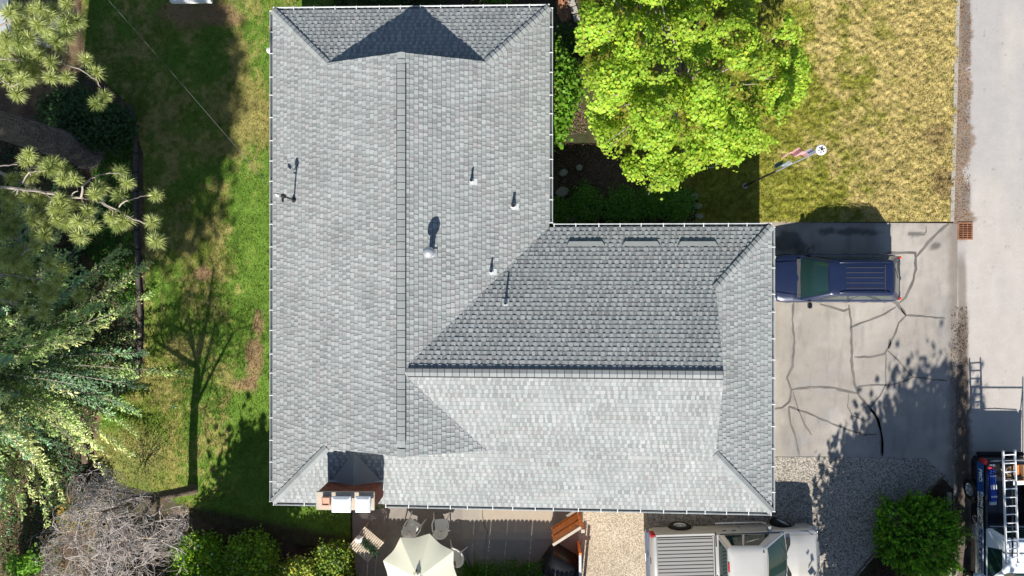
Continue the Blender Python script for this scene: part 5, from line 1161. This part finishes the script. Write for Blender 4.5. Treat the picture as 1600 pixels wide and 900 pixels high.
# table below
tb = empty('patio_table', (uc.x, uc.y, .045), 0, 'round white table under the patio umbrella', 'table')
mb = MB(); mb.lathe([(.03, .71), (.52, .71), (.54, .695), (.52, .68), (.03, .68)], 32); mb.build('tabletop', M['plastic'], tb, smooth=True)
for k in range(4): a = PI/4+k*PI/2; mb = MB(); mb.tube([(.40*math.cos(a), .40*math.sin(a), .69), (.45*math.cos(a), .45*math.sin(a), 0)], [.025, .02], 8); mb.build('leg', M['plastic'], tb)
# white resin armchairs
def chair(px, py, rz, lab):
    c = W(px, py, .5); t = empty('garden_chair', (c.x, c.y, .045), rz, lab, 'chair', 'white plastic garden chairs')
    mb = MB(); k = 9; P_ = []                      # seat, front is +y
    for i in range(k):
        y = -.20+.44*i/(k-1)
        for j in range(k): x = -.22+.44*j/(k-1); P_.append((x*(1+.1*i/k), y, .42+.02*((x/.22)**2)-.02*math.sin(PI*i/(k-1))-.03*max(0, i-6)/2))
    P2 = [(x, y, z-.02) for x, y, z in P_]; q = k*k
    F = [(i*k+j, i*k+j+1, (i+1)*k+j+1, (i+1)*k+j) for i in range(k-1) for j in range(k-1)]; mb.add(P_+P2, F+[tuple(q+a for a in f[::-1]) for f in F])
    mb.build('seat', M['plastic'], t, smooth=True)
    # curved slatted back
    mb = MB()
    for j in range(9):
        u = -1+2*j/8; a = u*1.05; R = .25
        p0 = (R*math.sin(a)*.92, -.02-R*math.cos(a)*.85, .43); p1 = (R*math.sin(a)*1.15, -.09-R*math.cos(a)*1.05, .80-.04*u*u)
        mb.tube([p0, p1], .034, 5)
    mb.tube([(R*math.sin(a)*1.16, -.09-R*math.cos(a)*1.06, .81-.05*(a/1.05)**2) for a in np.linspace(-1.25, 1.25, 15)], .026, 6)
    mb.build('backrest', M['plastic'], t, smooth=True)
    for s in (1, -1):
        mb = MB(); mb.tube([(s*.27, -.14, .72), (s*.30, .0, .66), (s*.30, .14, .645), (s*.28, .22, .62)], [.02, .028, .03, .02], 7); mb.build('armrest', M['plastic'], t, smooth=True)
        mb = MB(); mb.tube([(s*.28, .20, .63), (s*.26, .26, .40), (s*.31, .36, 0)], [.024, .026, .020], 7); mb.build('leg', M['plastic'], t, smooth=True)
        mb = MB(); mb.tube([(s*.25, -.16, .60), (s*.24, -.20, .40), (s*.29, -.34, 0)], [.024, .026, .020], 7); mb.build('leg', M['plastic'], t, smooth=True)
    return t
chair(689, 822, .06, 'white plastic garden chair standing clear of the umbrella near the house')
chair(644, 824, -.55, 'white plastic garden chair half hidden at the upper left rim of the umbrella')
chair(711, 868, 1.2, 'white plastic garden chair half hidden at the right rim of the umbrella')
# slatted bench with pot
bc = W(572, 851, .76); an = math.atan2(-(850-824), (601-569)); bn = empty('slatted_table', (bc.x, bc.y, .03), an, 'weathered slatted wooden table standing askew beside the patio', 'table')
lx, ly = .95, .95
mb = MB()
for i in range(12): x = -lx/2+.04+i*(lx-.08)/11; mb.box((x, .03, .76+.008*math.sin(i)), (.052, .94, .022))
mb.build('slats', mat('pale_wood', (.58, .49, .38), .85, var=.2, vscale=5), bn)
bx(bn, 'frame', (0, .46, .72), (.95, .04, .06), M['wood'], .005); bx(bn, 'frame', (0, -.44, .72), (.95, .04, .06), M['wood'], .005); bx(bn, 'frame', (0, 0, .72), (.93, .05, .055), M['wood'], .005)
for s in (1, -1):
    for q in (1, -1): bx(bn, 'leg', (s*.43, q*.42, .36), (.06, .06, .70), M['wood'], .005)
pc = W(561, 842, .88); pot = empty('plant_pot', (pc.x, pc.y, .80), .5, 'white plastic jug standing on the slatted table', 'pot')
mb = MB(); mb.lathe([(.0, 0), (.10, 0), (.125, .03), (.13, .16), (.10, .20), (.05, .22), (.045, .25), (0, .25)], 18); mb.build('jug', M['plastic'], pot, smooth=True); mb = MB(); mb.tube([(.10, 0, .19), (.19, 0, .17), (.19, 0, .08), (.13, 0, .05)], .014, 6); mb.build('handle', M['plastic'], pot)
r2 = np.random.default_rng(301); q = np.array([[a, b_] for a, b_ in zip(np.linspace(562, 588, 60), np.linspace(842, 866, 60))]); Pp = np.array([W(a, b_, .86) for a, b_ in q]); Pp = clumps(Pp, 700, .065, r2, .5); V, C = leaves(Pp, .07, (.03, .075, .03), .4, .5, 302)
o = npmesh('trailing_plant', V, 4, M['leaf'], C); tag(o, 'dark green trailing sprays lying across the slatted table', 'plant')
# wooden gate and post
g0, g1 = W(901.5, 798, 0), W(862, 823, 0); d = (g1-g0); L = d.length; ga = math.atan2(d.y, d.x)
gt = empty('wooden_gate', (g0.x, g0.y, .05), ga, 'orange stained wooden gate standing open at the east end of the patio', 'gate')
mb = MB(); n = 8
for i in range(n): mb.box((L*(i+.5)/n, 0, .92), (L/n-.008, .02, 1.66))
mb.build('boards', M['gatewood'], gt, bevel=0)
for z in (.2, .95, 1.68): bx(gt, 'rail', (L/2, -.03, z), (L, .04, .09), M['gatewood'], .004); bx(gt, 'rail', (L/2, .03, z), (L, .04, .09), M['gatewood'], .004)
bx(gt, 'cap_rail', (L/2, 0, 1.77), (L+.04, .10, .03), M['crown'], .004); bx(gt, 'latch', (.12, -.05, 1.5), (.12, .03, .05), M['galv'], .004)
bc2 = W(905, 803, 0); po = empty('gate_post', (bc2.x, bc2.y, .03), 0, 'square stained gate post where gravel path meets patio', 'post'); bx(po, 'shaft', (0, 0, .9), (.1, .1, 1.8), M['gatewood'], .006); bx(po, 'post_cap', (0, 0, 1.81), (.13, .13, .03), M['crown'], .006)
# low side fence down to the street end
sf = empty('side_fence', (W(903, 846, 0).x, W(903, 846, 0).y, .03), 0, 'narrow stained fence panel along the gravel path below the gate', 'fence')
mb = MB()
for i in range(9): mb.box((0, -.12-.24*i, .55), (.022, .23, 1.1)); 
mb.build('boards', M['gatewood'], sf); bx(sf, 'cap_rail', (0, -1.1, 1.12), (.09, 2.25, .03), M['galv'], .004); bx(sf, 'post', (0, -.0, .6), (.09, .09, 1.2), M['gatewood'], .005)
# covered grill
gc = W(876, 884, .6); gr = empty('covered_grill', (gc.x, gc.y, .05), -.55, 'barbecue grill under a shiny black cover at the patio end', 'grill')
mb = MB(); R_ = []
for z, w, dd, c in ((.0, .62, .52, .1), (.3, .60, .50, .1), (.8, .56, .46, .12), (.98, .50, .40, .14), (1.06, .36, .26, .12), (1.09, .16, .10, .05)):
    p = ring(-w, w, dd, z, c, k=5); R_.append([(x*(1+.05*math.sin(9*math.atan2(y, x)+z*3)), y*(1+.05*math.sin(7*math.atan2(y, x))), z_+.02*math.sin(5*x)) for x, y, z_ in p])
n = len(R_[0]); mb.add([p for q in R_ for p in q], [(i*n+j, i*n+(j+1) % n, (i+1)*n+(j+1) % n, (i+1)*n+j) for i in range(len(R_)-1) for j in range(n)]+[tuple((len(R_)-1)*n+j for j in range(n))]); mb.build('cover', mat('black_vinyl', (.014, .015, .017), .35, bump=.4, bscale=8), gr, smooth=True, ang=60)
bx(gr, 'cart', (0, 0, .45), (1.0, .8, .8), M['dark'], .02)
# flagpole and flags
fb_ = W(1163, 291, 0); fp = empty('flagpole', (fb_.x, fb_.y, .04), 0, 'slim metal flagpole with a white solar disc on top on the front lawn', 'flagpole')
H = 6.72
mb = MB(); mb.tube([(0, 0, 0), (0, 0, 3.3)], .032, 12); mb.build('lower_pole', M['dark'], fp, smooth=True); mb = MB(); mb.tube([(0, 0, 3.3), (0, 0, H)], .026, 12); mb.build('upper_pole', M['galv'], fp, smooth=True)
mb = MB(); mb.lathe([(0, H), (.10, H), (.145, H+.02), (.15, H+.045), (.13, H+.065), (.0, H+.07)], 28); dk = mb.build('solar_disc', M['plastic'], fp, smooth=True)
for k in range(6): a = k*PI/3+.3; bx(dk, 'solar_cell', (.075*math.cos(a), .075*math.sin(a), H+.072), (.045, .03, .006), M['dark'], .001, rz=a)
mb = MB(); mb.lathe([(.03, H+.07), (.035, H+.10), (0, H+.12)], 12); mb.build('finial', M['dark'], dk); mb = MB(); mb.lathe([(.12, 0), (.10, .06), (.05, .10)], 16); mb.build('footing', M['concrete'], fp)
def flag(name, ztop, zlen, wid, colf, lab, nfold, dirn):
    nu, nv = 36, 40; V = []; r3 = random.Random(nfold)
    for j in range(nv+1):
        v = j/nv
        for i in range(nu+1):
            u = i/nu; fold = u*wid; amp = .05*u**.6; w = fold*.30+.02
            a = dirn+.25*math.sin(u*9+v*2.2)
            x = math.cos(dirn)*w+amp*math.sin(u*nfold+v*1.5)*-math.sin(dirn)*1.6; y = math.sin(dirn)*w+amp*math.sin(u*nfold+v*1.5)*math.cos(dirn)*1.6
            z = -zlen*v-.62*fold*(u**.3)
            V.append((x, y, z))
    F = [(j*(nu+1)+i, j*(nu+1)+i+1, (j+1)*(nu+1)+i+1, (j+1)*(nu+1)+i) for j in range(nv) for i in range(nu)]; C = [colf((f[0] % (nu+1)+.5)/nu, (f[0]//(nu+1)+.5)/nv) for f in F]
    o = npmesh(name, V, 4, mat(name+'_cloth', attr=True, rough=.8, trans=.25, tcol=(1, 1, 1)), C, smooth=True, F=F); o.location = (fb_.x+.03, fb_.y+.0, ztop); tag(o, lab, 'flag')
def us(u, v):
    if u < .4 and v < 7/13: 
        s = (int(u*28) % 2 == 0 and int(v*26) % 2 == 0); return (.62, .64, .68) if s else (.02, .035, .13)
    return (.50, .02, .04) if int(v*13) % 2 == 0 else (.72, .72, .72)
flag('national_flag', 6.60, .90, 1.45, us, 'limp red and white striped flag with blue canton near the pole top', 14, 2.6)
flag('pennant_flag', 4.85, .85, .75, lambda u, v: (.66, .72, .75) if u < .45 else (.08, .13, .17), 'pale blue and slate flag hanging below the striped one', 10, 2.7)
# shepherd hook with feeder
hb = W(1110, 263, 0); hk = empty('shepherd_hook', (hb.x, hb.y, .04), 0, 'small white garden hook under the edge of the maple', 'garden hook')
mb = MB(); mb.tube([(0, 0, 0), (0, 0, 1.2), (.05, .02, 1.32), (.14, .03, 1.35), (.20, .03, 1.27)], .010, 6); mb.tube([(-.10, 0, .15), (.10, 0, .15)], .01, 6); mb.build('rod', M['plastic'], hk); mb = MB(); mb.lathe([(0, .0), (.05, .02), (.06, .08), (.03, .13), (0, .14)], 10, o=(.20, .03, 1.12)); mb.build('lantern', M['plastic'], hk)
# storm drain
dc = W(1507.5, 361, 0); dr = empty('storm_drain', (dc.x, dc.y, .0), 0, 'rusty slotted storm drain grate at the kerb', 'drain grate')
bx(dr, 'pit', (0, 0, -.0), (.50, .60, .012), M['dark'], 0)
mb = MB()
for i in range(9): mb.box((0, -.27+.068*i, .022), (.50, .026, .03))
for x in (-.24, -.08, .08, .24): mb.box((x, 0, .020), (.022, .60, .024))
mb.box((0, .31, .02), (.54, .03, .03)); mb.box((0, -.31, .02), (.54, .03, .03)); mb.box((.26, 0, .021), (.03, .6, .03)); mb.box((-.26, 0, .021), (.03, .6, .03))
mb.build('grate', mat('rusty_iron', (.30, .14, .08), .8, metal=.2, var=.35, vscale=3), dr)
# brick steps beside the bed at the top
for i, (x, y) in enumerate(((893, 6), (897, 17), (901, 29), (890, -6))):
    c = W(x, y, 0); mb = MB(); mb.box((0, 0, .06), (.26, .26, .12)); o = mb.build('paving_block', M['concrete'] if i else M['concrete'], bevel=.015, loc=c); o.rotation_euler = (0, 0, .35-.05*i)
    tag(o, 'square concrete block in the curved row at the top of the front bed', 'paving block', 'paving blocks at the top of the front bed')
bits('bark_mulch', 1500, [(870, -20), (885, -20), (892, 30), (878, 36), (870, 20)], .02, [(.50, .24, .13), (.42, .20, .12), (.6, .36, .22)], .06, 'orange bark mulch beside the paving blocks', 310)
bits('bark_mulch', 1300, [(872, 120), (905, 130), (918, 208), (880, 212)], .02, [(.26, .16, .11), (.2, .12, .09), (.3, .2, .15)], .05, 'brown mulch patch between slim tree and maple', 311)
for i, (x, y, s) in enumerate(((878, 300, .5), (892, 338, .55), (1090, 322, .3), (1092, 338, .32), (1086, 306, .28), (905, 262, .3), (880, 270, .35))):
    mb = MB(); c = W(x, y, 0); pts = [(s*.5*math.cos(a)*(1+.25*math.sin(2*a+i)), s*.4*math.sin(a), .10) for a in np.linspace(0, 2*PI, 10)[:-1]]; mb.poly(pts, .14); o = mb.build('garden_rock', M['concrete'], bevel=.03, smooth=True, loc=c)
    tag(o, ['large flat rock under the east eave', 'largest flat rock in the inner corner by the gutter', 'small edging rock at the lawn end of the bed, middle one', 'small edging rock at the lawn end of the bed, nearest the wing eave', 'small edging rock at the lawn end of the bed, furthest from the eave', 'small rock in the open dark soil of the front bed', 'grey rock beside the east eave just north of the large flat one'][i], 'rock')
# stuff behind the pine boughs: sheet metal lean-to, tarp
sh = empty('garden_shed', (W(40, 55, 0).x, W(40, 55, 0).y, 0), .12, 'low garden shed with a pale grey sheet metal roof under the pine', 'shed')
mb = MB(); mb.box((0, 0, .9), (1.5, 1.3, 1.8)); mb.build('wall', M['wood'], sh)
mb = MB(); mb.add([(-.95, -.9, 1.85), (.95, -.9, 1.85), (.95, 0, 2.15), (-.95, 0, 2.15), (.95, .9, 1.85), (-.95, .9, 1.85)], [(0, 1, 2, 3), (3, 2, 4, 5), (0, 5, 4, 1)]); mb.build('roof', M['galv'], sh)
bx(sh, 'door', (.2, -.66, .9), (.7, .03, 1.6), M['wood'], .004)
tpn = empty('grey_tarp', (W(88, 52, 0).x, W(88, 52, 0).y, 0), .0, 'dark grey tarp stretched flat on poles beside the shed', 'tarp')
mb = MB(); mb.add([(-.55, -.75, .72), (.5, -.8, .66), (.62, .7, .7), (-.4, .75, .78)], [(0, 1, 2, 3)]); mb.poly([(-.55, -.75, .72), (.5, -.8, .66), (.62, .7, .7), (-.4, .75, .78)], .03); mb.build('sheet', mat('tarp', (.16, .17, .18), .6), tpn)
for x, y in ((-.5, -.7), (.45, -.75), (.57, .65), (-.35, .7)): mb = MB(); mb.tube([(x, y, 0), (x, y, .69)], .02, 6); mb.build('leg', M['galv'], tpn)
cn = W(296, -14, 2.2); ca = empty('white_canopy', (cn.x, cn.y+.6, 0), .0, 'white canopy roof whose edge shows above the back lawn', 'canopy')
mb = MB(); w, h_ = .72, .95
mb.add([(-w, -h_, 2.15), (w, -h_, 2.15), (w, h_, 2.15), (-w, h_, 2.15), (0, 0, 2.55)], [(0, 1, 4), (1, 2, 4), (2, 3, 4), (3, 0, 4), (0, 3, 2, 1)]); mb.build('roof', M['plastic'], ca); 
for s in (1, -1):
    bx(ca, 'valance', (s*w, 0, 2.08), (.02, 2*h_, .16), M['plastic'], 0); bx(ca, 'valance', (0, s*h_, 2.08), (2*w, .02, .16), M['plastic'], 0)
    for q_ in (1,): bx(ca, 'leg', (s*(w-.05), q_*(h_-.05), 1.0), (.04, .04, 2.0), M['plastic'], 0)
# stump-like timber block by the spruce
for i, (x, y, sx_, sy_) in enumerate(((140, 706, .22, .75),)):
    c = W(x, y, 0); mb = MB(); mb.box((0, 0, .18), (sx_, sy_, .36)); o = mb.build('timber_block', M['bark'], bevel=.02, loc=c); o.rotation_euler = (0, 0, .1); tag(o, 'dark upright timber block at the lower edge of the spruce', 'timber block')
c = W(177, 441, 0); mb = MB(); r = random.Random(8)
for i in range(40): a = r.uniform(0, 2*PI); R = r.uniform(.02, .22); mb.box((R*math.cos(a), R*math.sin(a), r.uniform(.05, .25)), (r.uniform(.04, .1), .02, .02), rz=r.uniform(0, 3))
tag(mb.build('twig_pile', M['twig'], loc=c), 'small round pile of pale twigs in the dark bed beside the edging', 'twig pile')
